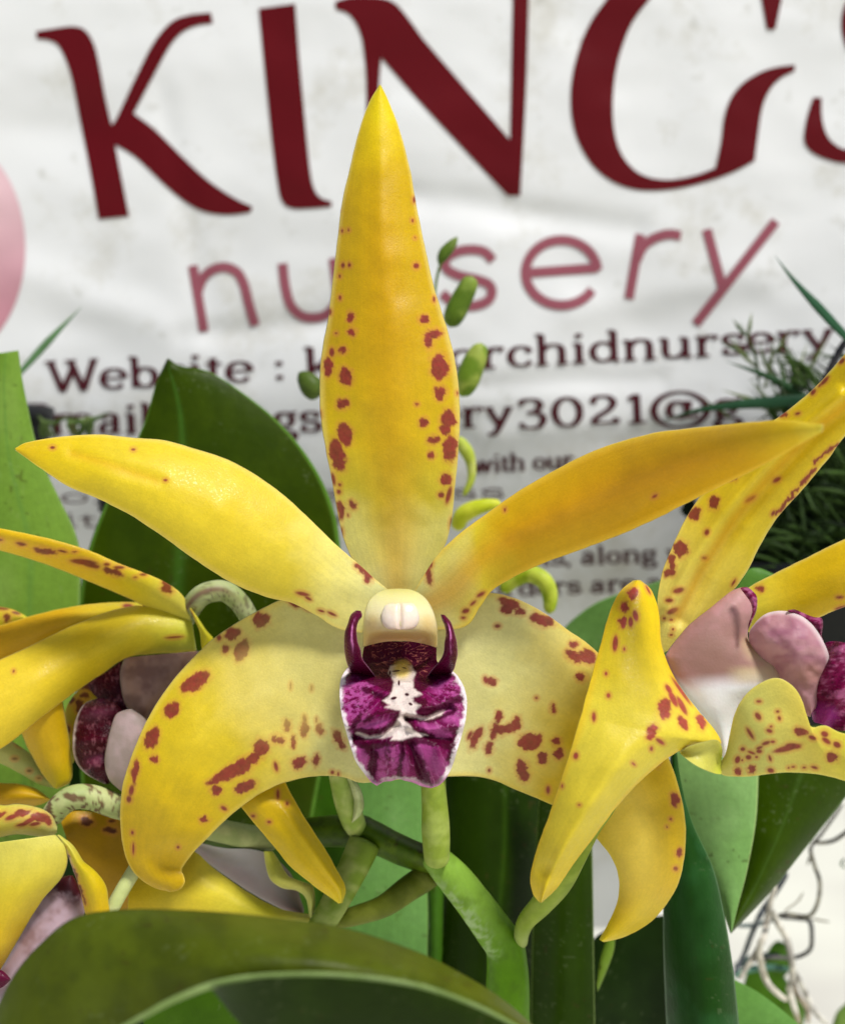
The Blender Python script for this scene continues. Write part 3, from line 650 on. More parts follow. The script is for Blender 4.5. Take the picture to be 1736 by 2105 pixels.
# lip
WHT = lin((236, 222, 226)); DK = lin((64, 0, 30)); MAG = lin((118, 6, 76)); LAV = lin((176, 78, 146)); MID = lin((88, 0, 50))
def lip_paint(tr, lite=1.0):
    def f(x, y, u, s):
        X = (x - tr[1]) / tr[0]; Y = (y - tr[2]) / tr[0]
        wx = X + (fbm(X / 45, Y / 45, 71) - .5) * 46 + (fbm(X / 14, Y / 14, 73) - .5) * 16
        wy = Y + (fbm(X / 45, Y / 45, 72) - .5) * 46 + (fbm(X / 14, Y / 14, 74) - .5) * 16
        c = np.tile(MAG, x.shape + (1,))
        # streaks that fan out from the throat
        ang = np.arctan2(Y - 1000, X - 790); rr = np.hypot(X - 790, Y - 1000)
        st = fbm(ang * 9 + 3, rr / 210, 81, 3); st2 = fbm(ang * 22, rr / 90, 83, 2)
        c = mixc(c, LAV, smooth(.50, .76, st) * .7); c = mixc(c, MID, smooth(.44, .66, st2) * .75)
        c = mixc(c, lin((206, 140, 188)), (1 - smooth(0, .035, abs(fbm(ang * 16 + 9, rr / 160, 85, 2) - .5))) * smooth(180, 300, rr) * .45)
        c = mixc(c, LAV, ell(wx, wy, 400, 1180, 120, 190, 0, .6) * smooth(.35, .6, fbm(X / 30 + Y / 60, Y / 22 - X / 60, 87)) * .9)
        c = mixc(c, LAV, ell(wx, wy, 1180, 1130, 120, 140, 20, .6) * smooth(.38, .62, fbm(X / 34, Y / 26, 88)) * .9)
        c = mixc(c, LAV, ell(wx, wy, 690, 1700, 110, 140, 20, .6) * smooth(.3, .6, fbm(X / 36, Y / 30, 89)) * .75)
        c = mixc(c, LAV, ell(wx, wy, 980, 1620, 90, 160, -35, .6) * .6); c = mixc(c, LAV, ell(wx, wy, 450, 1680, 50, 110, -12, .6) * .8)
        c = mixc(c, LAV, ell(wx, wy, 1130, 1760, 80, 90, 10, .6) * .6); c = mixc(c, LAV, ell(wx, wy, 1200, 1320, 80, 60, -10, .6) * .6)
        c = mixc(c, LAV, ell(wx, wy, 550, 1390, 130, 40, -15, .6) * .7); c = mixc(c, LAV, ell(wx, wy, 1080, 1440, 130, 36, 22, .6) * .75)
        for pts, w in [([(400, 880), (480, 960), (600, 1020), (700, 1070)], 60), ([(1200, 900), (1080, 960), (980, 1030), (920, 1080)], 55),
                       ([(480, 1100), (600, 1150), (680, 1180), (640, 1215)], 26), ([(900, 1160), (960, 1210), (960, 1280), (1060, 1270), (1180, 1210), (1280, 1170)], 38),
                       ([(380, 1400), (430, 1330)], 30), ([(760, 1270), (760, 1320), (700, 1400), (600, 1450), (480, 1450), (400, 1440)], 24), ([(480, 1360), (600, 1290), (740, 1270)], 16),
                       ([(820, 1330), (900, 1340), (1010, 1350), (1120, 1330), (1240, 1260)], 22), ([(820, 1340), (870, 1420), (960, 1470), (1060, 1510), (1180, 1540), (1260, 1480)], 30),
                       ([(400, 1530), (520, 1560), (700, 1540), (860, 1520), (1000, 1520), (1150, 1560), (1240, 1590)], 36),
                       ([(480, 1560), (560, 1650), (540, 1800)], 34), ([(790, 1540), (780, 1700), (770, 1850)], 20), ([(840, 1560), (940, 1720), (1010, 1900)], 44), ([(1200, 1560), (1190, 1680)], 28)]:
            c = mixc(c, DK, stroke(wx, wy, pts, w, 14) * .88)
        c = mixc(c, DK, (1 - smooth(960, 1040, wy)) * .95)
        # cream squiggles in the throat
        n = fbm(X / 62 + .5 * np.sin(Y / 24), Y / 24, 91, 2); sq = (1 - smooth(.0, .045, abs(n - .5))) * (1 - smooth(940, 1010, Y)) * smooth(250, 330, (1 - abs(X - 775) / 330) * 1000)
        c = mixc(c, lin((180, 104, 96)), sq * .85)
        W_ = poly(X + (wx - X) * .4, Y + (wy - Y) * .4, [(690, 905), (760, 885), (870, 900), (905, 960), (885, 1020), (890, 1090), (960, 1135), (880, 1165), (885, 1200), (950, 1230), (900, 1270), (915, 1305), (1000, 1325), (1060, 1300), (1150, 1268), (1120, 1310), (1050, 1340), (960, 1345), (850, 1325),
                 (810, 1320), (815, 1355), (850, 1400), (900, 1450), (1010, 1480), (880, 1495), (780, 1520), (700, 1525), (720, 1490), (600, 1505), (480, 1505), (400, 1465), (420, 1455), (520, 1485), (640, 1465), (710, 1410), (770, 1320), (780, 1275), (700, 1255), (650, 1245), (690, 1225), (630, 1190), (680, 1160), (705, 1115), (722, 1030), (680, 960)], 13)
        c = mixc(c, lin((222, 206, 198)), W_)
        c = mixc(c, lin((222, 196, 92)), ell(X, Y, 790, 930, 70, 70, 0, .5) * .9)
        for e in [(765, 1040, 9, 22, 0), (832, 1137, 18, 13, 10), (722, 1168, 26, 13, -15), (862, 1217, 18, 11, 30), (742, 940, 34, 7, -5), (810, 915, 20, 5, 10), (690, 955, 8, 20, 0)]:
            c = mixc(c, lin((60, 16, 30)), ell(X, Y, *e, .3))
        dist = segdist(X, Y, LIPE)
        c = mixc(c, WHT, (1 - smooth(10, 46, dist + (wx - X) * 1.2 + 26 * (fbm(X / 60, Y / 60, 97) - .5))) * smooth(890, 960, Y) * (1 - .75 * smooth(1780, 1880, Y)))
        c = mixc(c, lin((214, 130, 190)), (1 - smooth(6, 16, dist)) * smooth(1780, 1880, Y) * .7)
        return c
    return f
LA_ = [(520, 690), (475, 740), (462, 800), (445, 862), (345, 905), (282, 1000), (268, 1120), (275, 1240), (292, 1340), (332, 1480), (368, 1600), (405, 1700), (468, 1790), (530, 1866), (580, 1902)]
LB_ = [(1020, 690), (1075, 740), (1080, 800), (1095, 872), (1225, 950), (1275, 1010), (1315, 1090), (1335, 1200), (1325, 1340), (1295, 1470), (1255, 1600), (1215, 1730), (1165, 1830), (1105, 1895), (1035, 1922)]
LIPE = LA_[4:] + [(640, 1872), (700, 1858), (760, 1852), (880, 1862), (950, 1890)] + LB_[::-1][:-4]
def lip_wave(x, y, u, s):
    X = (x - ZC[1]) / ZC[0]; Y = (y - ZC[2]) / ZC[0]
    w = .7 * np.exp(-((X - 790) / 70.) ** 2) * smooth(1040, 1120, Y) * (1 - smooth(1450, 1560, Y))           # central groove
    for pts, wd, a in [([(400, 1490), (520, 1500), (640, 1480), (740, 1400)], 30, .9), ([(820, 1330), (900, 1400), (1000, 1480), (1180, 1520)], 26, .5), ([(330, 1400), (500, 1330), (760, 1280)], 36, -.8), ([(830, 1345), (1000, 1345), (1200, 1260)], 30, .9),
                       ([(860, 1400), (1000, 1430), (1240, 1400)], 36, -.7), ([(560, 1150), (700, 1200)], 30, .5), ([(950, 1240), (1060, 1230), (1240, 1160)], 34, -.6), ([(560, 1600), (540, 1850)], 34, .7), ([(700, 1560), (680, 1860)], 46, -.8), ([(860, 1560), (1010, 1900)], 36, .8), ([(1100, 1600), (1130, 1880)], 50, -.7), ([(780, 1560), (780, 1850)], 30, .4)]:
        d = segdist(X, Y, pts); w = w + 1.5 * a * np.exp(-(d / wd) ** 2)
    edge = smooth(.8, 1, abs(s)) * smooth(.3, .45, u)
    w = w + .55 * np.sin(Y / 38.) * edge - edge * .6
    w = w + 2.5 * (1 - smooth(1000, 1040, Y)) * np.exp(-((X - 775) / 230.) ** 2) - 1.6 * ell(X, Y, 790, 960, 85, 90, 0, .6)
    return w
# bottom hem of the lip follows LIPE: shift the last rows
def lip_surface(parent, tr, name='lip', dd=0):
    A = T(tr, LA_); B = T(tr, LB_)
    nu, nv = 300, 240
    a = resample(A, nu + 1); b = resample(B, nu + 1)
    u = np.linspace(0, 1, nu + 1)[:, None] * np.ones((1, nv + 1)); v = np.linspace(0, 1, nv + 1)[None, :] * np.ones((nu + 1, 1)); s = 2 * v - 1
    px = a[:, None, 0] * (1 - v) + b[:, None, 0] * v; py = a[:, None, 1] * (1 - v) + b[:, None, 1] * v
    hx = np.array([0, .13, .26, .4, .52, .66, .82, 1]); hy = np.array([0, -36, -44, -66, -52, -40, -12, 0])
    hem = catmull(np.stack([hx, hy], -1), 8); dy = np.interp(v, hem[:, 0], hem[:, 1]) * tr[0]
    py = py + dy * smooth(.6, 1, u)
    d = prof([203, 202, 199, 193, 189, 187.5, 187, 188.5, 191], u) + prof([-1, -2, -1, 1.5, 3.0, 3.4, 3.4, 3, 2.4], u) * s ** 2 + lip_wave(px, py, u, s) + dd
    th = .7 * (1 - s ** 8) * smooth(0, .02, u) * smooth(0, .02, 1 - u)
    F0 = P(px, py, d); B0 = P(px, py, d + th); nf = F0.shape[0] * F0.shape[1]
    idx = np.arange(nf).reshape(nu + 1, nv + 1); bi = idx.copy(); inn = np.zeros_like(idx, bool); inn[1:-1, 1:-1] = True; bi[inn] = nf + np.arange(inn.sum())
    col = lip_paint(tr)(px, py, u, s)
    qq = lambda I: np.stack([I[:-1, :-1], I[:-1, 1:], I[1:, 1:], I[1:, :-1]], -1).reshape(-1, 4)
    return make(name, np.vstack([F0.reshape(-1, 3), B0[inn]]), np.vstack([qq(idx)[:, ::-1], qq(bi)]), M['lip'], parent, np.vstack([col.reshape(-1, 3), col[inn]]))
lipo = lip_surface(cf, ZC)
def arm_paint(x, y, u, s):
    c = np.tile(lin((84, 2, 44)), x.shape + (1,))
    c = mixc(c, lin((206, 120, 178)), np.exp(-((s - .1) / .16) ** 2) * smooth(.1, .25, u) * (1 - smooth(.45, .7, u)) * smooth(.3, .55, fbm(x / 4, y / 12, 95)) * .95)  # highlight streak along the lobe, painted into the colour
    c = mixc(c, lin((50, 0, 22)), smooth(.6, .95, u) * .8)
    return mixc(c, lin((226, 160, 200)), smooth(.9, 1, abs(s)) * .5)
surf('side_lobe', lipo, T(ZC, [(405, 432), (362, 470), (338, 540), (312, 615), (306, 720), (312, 800), (328, 870), (350, 930), (380, 980)]), T(ZC, [(448, 436), (458, 480), (428, 525), (412, 590), (420, 690), (444, 760), (462, 840), (520, 920), (580, 1000)]),
     [193, 191, 190.5, 191.5, 194, 199], C=[1, 2, 2.4, 2.2, 1.5, 0], rnd=True, thick=1.5, mat='lip', res=1.6, paint=arm_paint)
surf('side_lobe', lipo, T(ZC, [(1112, 466), (1124, 510), (1146, 560), (1158, 630), (1146, 700), (1138, 790), (1100, 860), (1040, 930), (990, 1000)]), T(ZC, [(1150, 470), (1200, 530), (1225, 600), (1250, 700), (1256, 800), (1240, 880), (1225, 930), (1190, 980)]),
     [193, 191, 190.5, 191.5, 194, 199], C=[1, 2, 2.4, 2.2, 1.5, 0], rnd=True, thick=1.5, mat='lip', res=1.6, paint=arm_paint)

# ================================================================== RIGHT FLOWER
rf = Thing('orchid_flower', 'yellow orchid in side view at the right edge, its lip mauve and white', 'flower', (1440, 1450, 200), 'yellow orchid flowers')
crease = [(1385, 1260), (1430, 1170), (1500, 1060), (1580, 965), (1650, 890), (1736, 820)]
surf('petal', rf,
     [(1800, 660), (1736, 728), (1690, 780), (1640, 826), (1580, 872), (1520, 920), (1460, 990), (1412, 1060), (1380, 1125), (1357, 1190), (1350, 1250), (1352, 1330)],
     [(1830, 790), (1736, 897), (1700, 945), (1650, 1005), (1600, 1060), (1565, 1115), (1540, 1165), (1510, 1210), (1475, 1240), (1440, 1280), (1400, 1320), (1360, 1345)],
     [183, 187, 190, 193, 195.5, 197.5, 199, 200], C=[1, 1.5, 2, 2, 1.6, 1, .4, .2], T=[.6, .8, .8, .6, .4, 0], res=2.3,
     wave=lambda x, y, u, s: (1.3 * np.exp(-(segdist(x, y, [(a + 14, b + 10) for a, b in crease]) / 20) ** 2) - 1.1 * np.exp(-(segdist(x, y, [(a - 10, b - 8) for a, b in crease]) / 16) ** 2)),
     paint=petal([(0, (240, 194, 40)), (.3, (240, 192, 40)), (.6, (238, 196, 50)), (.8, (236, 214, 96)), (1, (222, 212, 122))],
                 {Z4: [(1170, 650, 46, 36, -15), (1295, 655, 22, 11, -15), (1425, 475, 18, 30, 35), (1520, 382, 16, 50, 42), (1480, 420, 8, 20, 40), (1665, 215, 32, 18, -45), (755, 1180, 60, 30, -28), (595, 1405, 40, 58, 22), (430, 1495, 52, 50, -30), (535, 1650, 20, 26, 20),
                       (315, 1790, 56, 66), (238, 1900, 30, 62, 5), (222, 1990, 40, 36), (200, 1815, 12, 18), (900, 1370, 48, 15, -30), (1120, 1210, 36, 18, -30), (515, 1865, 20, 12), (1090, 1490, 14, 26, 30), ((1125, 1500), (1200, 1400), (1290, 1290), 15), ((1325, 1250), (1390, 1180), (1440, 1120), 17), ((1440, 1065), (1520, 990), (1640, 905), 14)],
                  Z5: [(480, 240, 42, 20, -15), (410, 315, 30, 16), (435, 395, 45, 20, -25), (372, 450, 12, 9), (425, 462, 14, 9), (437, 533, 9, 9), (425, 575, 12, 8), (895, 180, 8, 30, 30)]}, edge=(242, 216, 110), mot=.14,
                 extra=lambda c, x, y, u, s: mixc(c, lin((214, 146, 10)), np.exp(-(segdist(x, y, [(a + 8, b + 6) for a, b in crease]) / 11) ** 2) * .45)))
surf('petal', rf, [(1830, 1070), (1736, 1108), (1680, 1135), (1620, 1165), (1560, 1195), (1520, 1220)], [(1830, 1220), (1736, 1248), (1700, 1262), (1650, 1285), (1600, 1300), (1530, 1300)],
     [203, 204, 206, 208, 209], C=2.2, res=3, paint=petal([(0, (232, 178, 30)), (.6, (236, 184, 34)), (1, (228, 200, 80))], [(1562, 1209, 7, 7), (1728, 1250, 14, 4, -15), (1725, 1228, 8, 3)], edge=(240, 206, 100)))
# front lateral sepal, folded along its length
fold = [(1310, 1215), (1345, 1300), (1390, 1400), (1440, 1500)]
surf('lateral_sepal', rf,
     [(1300, 1193), (1272, 1218), (1250, 1265), (1235, 1320), (1215, 1390), (1190, 1480), (1160, 1580), (1130, 1670), (1103, 1745), (1090, 1800), (1094, 1835), (1108, 1856)],
     [(1316, 1192), (1340, 1215), (1355, 1265), (1360, 1330), (1390, 1400), (1430, 1455), (1468, 1500), (1482, 1530), (1450, 1530), (1410, 1538), (1370, 1560), (1320, 1602), (1270, 1655), (1225, 1715), (1180, 1775), (1145, 1825), (1114, 1856)],
     [198, 193, 189.5, 187, 185.5, 185, 187, 190], C=[1.5, 2.5, 3.2, 3.0, 3.4, 3.8, 3.0, 1.0], T=[0, .5, 1.0, 1.2, .4, 0, 0], res=2.2, thick=1.1,
     paint=petal([(0, (238, 186, 20)), (.12, (240, 194, 40)), (.4, (240, 204, 80)), (.55, (240, 204, 84)), (.7, (238, 200, 70)), (.85, (240, 198, 60)), (1, (240, 190, 20))],
                 {Z5: [(137, 262, 40, 48, -20), (72, 362, 27, 48), (58, 482, 28, 48), (118, 478, 18, 38), (155, 430, 20, 42, -12), (2, 640, 20, 60, 5), (70, 683, 8, 14), (250, 235, 8, 38, -28), (375, 1130, 46, 78, 10), (440, 1060, 22, 66, -28), (505, 1110, 20, 78, -28), (405, 985, 18, 40, -32),
                       (278, 1310, 34, 66, 22), (340, 1380, 38, 15, 35), (515, 1240, 27, 68, -22), (648, 1232, 34, 56, -12), (500, 1000, 12, 120, -35), (275, 1435, 12, 18), (140, 1550, 18, 8, 40)],
                  ONE: [(1183, 1554, 5, 7, 10), (1220, 1474, 4, 10), (1155, 1616, 2, 4), (1245, 1385, 3, 4), (1250, 1430, 4, 5), (1190, 1655, 3, 2)]}, edge=(242, 190, 20), edge_w=.16, mot=.10, spc=lin((156, 34, 52))),
     wave=lambda x, y, u, s: -.9 * np.exp(-((s - .1) / .3) ** 2) * smooth(.35, .6, u) + .9 * np.exp(-((x - 1122) ** 2 + (y - 1790) ** 2) / 500.))
# inner face of the same sepal turning under
surf('sepal_fold', rf, [(1395, 1545), (1420, 1532), (1450, 1524), (1475, 1522), (1484, 1540), (1482, 1560)], [(1398, 1550), (1420, 1568), (1445, 1582), (1465, 1590), (1480, 1592), (1482, 1590)],
     [192, 190, 189.5, 190, 192, 193], C=-1.5, res=2, thick=.6, paint=petal([(0, (206, 198, 112)), (.7, (200, 196, 90)), (1, (196, 190, 70))], None))
surf('lateral_sepal', rf,
     [(1478, 1570), (1492, 1545), (1500, 1505), (1512, 1460), (1535, 1425), (1570, 1400), (1600, 1394), (1630, 1412), (1650, 1445), (1660, 1485), (1672, 1495), (1695, 1492), (1736, 1508), (1830, 1520)],
     [(1478, 1590), (1490, 1595), (1510, 1597), (1535, 1597), (1560, 1594), (1590, 1590), (1620, 1588), (1650, 1589), (1690, 1594), (1736, 1606), (1830, 1640)],
     [193, 190.5, 188.5, 187.5, 187, 187, 186, 184], C=[.3, .8, .8, .5], T=[0, .4, 1, 1, .6, 0], res=2.2, thick=1.0,
     paint=petal([(0, (210, 198, 108)), (.3, (206, 200, 108)), (.55, (222, 202, 90)), (.8, (228, 198, 80)), (1, (234, 190, 60))],
                 {Z5: [(1085, 1078, 20, 10), (1080, 1190, 20, 32, -35), (1228, 1155, 14, 10), (1240, 1205, 13, 18, -20), (1020, 1320, 13, 50, -32), (1165, 1300, 24, 15, 20), (1178, 1268, 12, 9), (1140, 1393, 34, 14, -20), (1190, 1383, 18, 11), (1090, 1428, 26, 11, -20), (1088, 1455, 22, 15), (965, 1438, 18, 15), (1030, 1465, 30, 10, 20),
                       (1008, 1500, 22, 18), (925, 1518, 20, 28, 20), (1068, 1498, 12, 9), (1170, 1508, 11, 24, -20), (960, 1522, 8, 8), (1300, 1432, 108, 22, -14), (1345, 1415, 60, 22, 5), (1400, 1300, 48, 27, 20), (1490, 1352, 30, 16, 20), (1582, 1325, 28, 22, 20), (1595, 1375, 38, 18, 35), (1675, 1405, 30, 22, 30), (1640, 1498, 44, 38, 20), (930, 1605, 26, 30, 15), (1028, 1592, 24, 28), (1175, 1600, 26, 18, 15), (1310, 1580, 8, 7), (1345, 1572, 16, 6), (1428, 1577, 14, 7), (1505, 1577, 26, 11, 15)]}, edge=(228, 210, 96), edge_w=.12))
# lip of the right flower, back side
def lipback(x, y, u, s):
    c = np.tile(lin((176, 132, 128)), x.shape + (1,))
    X = (x - Z5[1]) / Z5[0]; Y = (y - Z5[2]) / Z5[0]
    c = mixc(c, lin((198, 146, 150)), smooth(.3, .75, fbm(x / 22, y / 22, 101)) * .6)
    c = mixc(c, lin((136, 100, 84)), ell(X, Y, 760, 760, 320, 240, 20, .8) * .8)
    c = mixc(c, lin((206, 190, 140)), stroke(X, Y, [(1000, 640), (1040, 720), (1180, 800)], 40, 60) * .5)
    c = mixc(c, lin((250, 248, 252)), smooth(850, 1020, Y + .08 * (X - 700)) * (1 - smooth(1050, 1250, X)))
    c = mixc(c, lin((214, 198, 150)), smooth(780, 860, Y) * (1 - smooth(900, 980, Y)) * smooth(800, 1000, X) * .6)
    return c
surf('lip', rf, T(Z5, [(985, 215), (930, 222), (870, 248), (780, 320), (680, 400), (570, 490), (470, 600), (395, 700), (380, 760), (430, 880), (520, 1000), (610, 1110), (700, 1220), (760, 1310), (795, 1400), (808, 1500)]),
     T(Z5, [(1000, 215), (1050, 260), (1072, 320), (1065, 400), (1030, 480), (1005, 560), (1020, 640), (1110, 720), (1240, 820), (1290, 930), (1220, 990), (1080, 1040), (1000, 1090), (945, 1180), (900, 1290), (870, 1400), (858, 1480), (830, 1508)]),
     [197, 195, 194, 193, 192.5, 193, 194, 194], C=[.5, 2, 3, 3.6, 3.4, 2.5, 2, 1], rnd=True, thick=1.2, mat='lip_out', res=2.2, paint=lipback)
surf('lip_lobe', rf, T(Z5, [(1010, 610), (1020, 540), (1070, 470), (1140, 415), (1230, 395), (1320, 400), (1420, 440), (1500, 510), (1560, 600), (1605, 700), (1618, 800), (1600, 920), (1570, 1020), (1530, 1110), (1480, 1165)]),
     T(Z5, [(1015, 640), (1060, 700), (1120, 760), (1190, 810), (1230, 860), (1260, 930), (1300, 1000), (1340, 1060), (1380, 1120), (1420, 1170), (1475, 1195)]),
     [195.0, 192.6, 191, 190, 190, 190.5, 191.5, 192.5], wave=lambda x, y, u, s: .6 * np.sin(u * 10 + 1.5 * s + .8) * (1 - smooth(-.2, .9, s)) + .7 * (fbm(x / 26, y / 26, 221, 2) - .5), C=[.6, 1.6, 2.4, 2.6, 2, 1, .4], T=[0, .6, 1, 1, .6, 0], mat='lip_out', thick=1.0, res=2.0,
     paint=lambda x, y, u, s: mixc(mixc(mixc(np.tile(lin((188, 140, 146)), x.shape + (1,)), lin((160, 100, 122)), smooth(.2, .75, fbm(x / 34, y / 20, 103)) * ell(x, y, 1620, 1325, 80, 70, 0, .8) * .9), lin((228, 206, 206)), (1 - smooth(-.98, -.78, s)) * .8), lin((164, 118, 96)), ell(x, y, 1665, 1385, 26, 24, 0, .7) * .6))
def frill(x, y, u, s):
    c = np.tile(lin((112, 14, 62)), x.shape + (1,))
    c = mixc(c, lin((170, 90, 130)), smooth(.45, .75, fbm(x / 14 + y / 20, y / 6, 105)) * .8)
    return mixc(c, lin((70, 6, 36)), smooth(.5, .7, fbm(x / 10, y / 12, 107)) * .6)
surf('lip_lobe', rf, T(Z5, [(955, 214), (1000, 216), (1040, 245), (1068, 280), (1074, 330), (1062, 400), (1030, 470), (1008, 530)]), T(Z5, [(945, 225), (980, 270), (1010, 310), (1030, 350), (1035, 400), (1025, 440), (1008, 490), (1004, 535)]),
     [193, 192, 191.5, 192], C=.6, mat='lip', thick=.5, res=1.6, paint=frill, label='dark magenta rim of the lip')
surf('lip_lobe', rf, T(Z5, [(1300, 388), (1360, 384), (1420, 410), (1500, 440), (1560, 450), (1570, 510), (1560, 580), (1575, 620)]), T(Z5, [(1310, 400), (1380, 440), (1440, 480), (1500, 520), (1530, 560), (1545, 600), (1555, 620), (1565, 640)]),
     [192, 192.5, 193, 194], C=.6, mat='lip', thick=.5, res=1.6, paint=frill, label='dark magenta rim of the lip')
surf('lip_lobe', rf, T(Z5, [(1560, 650), (1610, 628), (1680, 625), (1760, 640), (1860, 660), (1900, 760)]), T(Z5, [(1480, 1165), (1500, 1230), (1560, 1250), (1620, 1275), (1690, 1300), (1760, 1290), (1900, 1200)]),
     [193, 190, 189, 190, 192], C=1.8, mat='lip', thick=.7, res=1.8, paint=lambda x, y, u, s: mixc(frill(x, y, u, s), lin((170, 50, 150)), ell(x, y, 1685, 1475, 34, 26, 0, .5) * .9),
     wave=lambda x, y, u, s: .6 * np.sin(x / 9 + y / 14), label='magenta front of the lip')

# ================================================================== LEFT FLOWER
lf = Thing('orchid_flower', 'yellow orchid in side view at the left edge, shaded maroon lip beneath', 'flower', (330, 1300, 225), 'yellow orchid flowers')
surf('dorsal_sepal', lf, [(-80, 1075), (0, 1086), (60, 1098), (120, 1112), (180, 1130), (250, 1160), (310, 1183), (350, 1203), (378, 1228), (392, 1262)], [(-80, 1115), (0, 1132), (70, 1152), (140, 1178), (200, 1203), (250, 1224), (290, 1243), (330, 1262), (360, 1275), (392, 1285)],
     [214, 213, 213, 215, 218, 222], C=[1.2, 2, 2, 2, 1.2], T=[2, 2.4, 2.4, 2, 1], res=2.4, paint=petal([(0, (232, 176, 14)), (.5, (230, 174, 20)), (.75, (226, 190, 50)), (1, (214, 206, 100))],
     [(165, 210, 40, 12, 10), (170, 218, 26, 10), (350, 268, 94, 24, 12), (485, 268, 36, 9, 10), (580, 272, 18, 5), (650, 352, 105, 22, 6), (690, 368, 80, 22, 18), (750, 388, 22, 15), (830, 370, 24, 13), (925, 393, 44, 13, 0), (878, 428, 74, 24, 15), (1113, 448, 28, 11), (1052, 470, 14, 6), (1295, 510, 42, 24), (1293, 565, 48, 36, 8), (5, 180, 16, 9), (1010, 388, 12, 4), (1292, 535, 34, 26)], Z2, edge=(240, 200, 70), spc=lin((112, 22, 14))))
surf('petal', lf, [(-80, 1310), (0, 1286), (79, 1262), (159, 1245), (220, 1239), (275, 1238), (310, 1242)], [(-80, 1400), (0, 1362), (79, 1324), (172, 1286), (230, 1262), (275, 1254), (310, 1250)],
     [222, 222, 221, 222, 223], C=1.2, T=-1, res=3, paint=petal([(0, (216, 150, 10)), (.5, (220, 160, 20)), (1, (216, 190, 60))], [(262, 1245, 10, 4)], edge=(234, 190, 50)))
surf('petal', lf, [(-60, 1240), (0, 1247), (30, 1254), (58, 1270)], [(-60, 1300), (0, 1292), (30, 1282), (58, 1272)], [226, 226, 226], C=.5, res=3,
     paint=petal([(0, (220, 180, 20)), (1, (216, 190, 60))], [(5, 1251, 14, 3, 5), (33, 1260, 9, 3, 15), (15, 1270, 6, 8)], spc=lin((100, 22, 14))))
surf('petal', lf, [(-100, 1410), (0, 1356), (66, 1326), (148, 1286), (225, 1257), (291, 1243), (344, 1245), (392, 1258)], [(-100, 1600), (0, 1541), (50, 1504), (106, 1459), (159, 1420), (212, 1384), (262, 1352), (310, 1345), (360, 1342), (404, 1338)],
     [207, 208, 210, 213, 216, 219, 222], C=[2, 3, 3.4, 3.4, 2.5, 1.5], T=[-1.5, -1.5, -1.5, -1, -.5], res=2.6,
     paint=petal([(0, (236, 190, 54)), (.3, (238, 194, 60)), (.6, (232, 186, 44)), (.8, (224, 188, 56)), (1, (210, 196, 84))], [(358, 1310, 18, 2, -4), (130, 1155, 1, 1), (120, 1225, 3, 2), (28, 1380, 2, 3)], edge=(232, 186, 40)))
surf('petal', lf, [(388, 1250), (400, 1275), (410, 1300), (414, 1335)], [(394, 1250), (420, 1290), (440, 1318), (420, 1335)], [220, 219, 219], C=1, res=2, paint=petal([(0, (214, 196, 70)), (1, (214, 184, 30))], [((392, 1258), (400, 1290), (408, 1325), 1.5)]))
BRN = lambda a, b_: (lambda x, y, u, s: mixc(np.tile(lin(a), x.shape + (1,)), lin(b_), smooth(.3, .7, fbm(x / 30, y / 30, 111))))
surf('lip', lf, [(255, 1352), (246, 1385), (250, 1425), (262, 1455), (292, 1480)], [(410, 1338), (395, 1370), (370, 1410), (335, 1450), (296, 1484)], [218, 216, 215, 216], C=[3, 4, 4, 2], rnd=True, mat='lip_out', res=3, paint=BRN((120, 88, 78), (150, 118, 104)))
DKL = lambda x, y, u, s: mixc(mixc(np.tile(lin((70, 8, 24)), x.shape + (1,)), lin((150, 90, 100)), smooth(.55, .75, fbm(x / 5, y / 9, 113)) * .7), lin((46, 2, 14)), smooth(.4, .7, fbm(x / 16, y / 16, 115)) * .7)
surf('lip_lobe', lf, [(180, 1408), (190, 1425), (205, 1440), (215, 1455), (262, 1478)], [(262, 1350), (258, 1380), (262, 1420), (275, 1450), (296, 1478)], [221, 220, 219, 219], C=1, mat='lip', res=2, paint=DKL)
rng = np.random.RandomState(3)
surf('lip_lobe', lf, [(200, 1435), (172, 1448), (155, 1480), (149, 1520), (153, 1560), (175, 1590), (215, 1612)], [(215, 1435), (245, 1452), (252, 1480), (248, 1520), (235, 1560), (230, 1590), (225, 1612)], [217, 215, 214, 214, 215, 217], C=[.5, 1.5, 2, 2, 1], mat='lip', res=1.8,
     wave=lambda x, y, u, s: .6 * np.sin(u * 22), paint=lambda x, y, u, s: mixc(mixc(DKL(x, y, u, s), lin((126, 60, 84)), np.exp(-((np.sin(u * 10) - .6) / .5) ** 2) * np.exp(-(s / .6) ** 2) * .5), lin((196, 176, 168)), smooth(.86, .97, -s + .12 * (fbm(u * 26, s * 2, 7) - .5)) * .9))
surf('lip_lobe', lf, [(262, 1458), (238, 1470), (225, 1505), (214, 1560), (222, 1600), (250, 1628)], [(272, 1458), (300, 1480), (310, 1520), (300, 1580), (280, 1610), (262, 1630)], [213, 211.5, 211, 211.5, 213], C=[1, 2, 2.4, 2, 1], rnd=True, mat='lip_out', res=2, paint=BRN((164, 146, 138), (184, 160, 158)))
surf('lateral_sepal', lf, [(40, 1500), (60, 1545), (85, 1590), (110, 1620)], [(128, 1440), (140, 1500), (148, 1560), (146, 1606), (118, 1622)], [214, 215, 216, 217], C=[2.5, 2.8, 2.4, 1], rnd=True, res=2.4, paint=petal([(0, (220, 164, 12)), (.6, (222, 170, 20)), (1, (206, 176, 40))], None, edge=(226, 190, 60)))
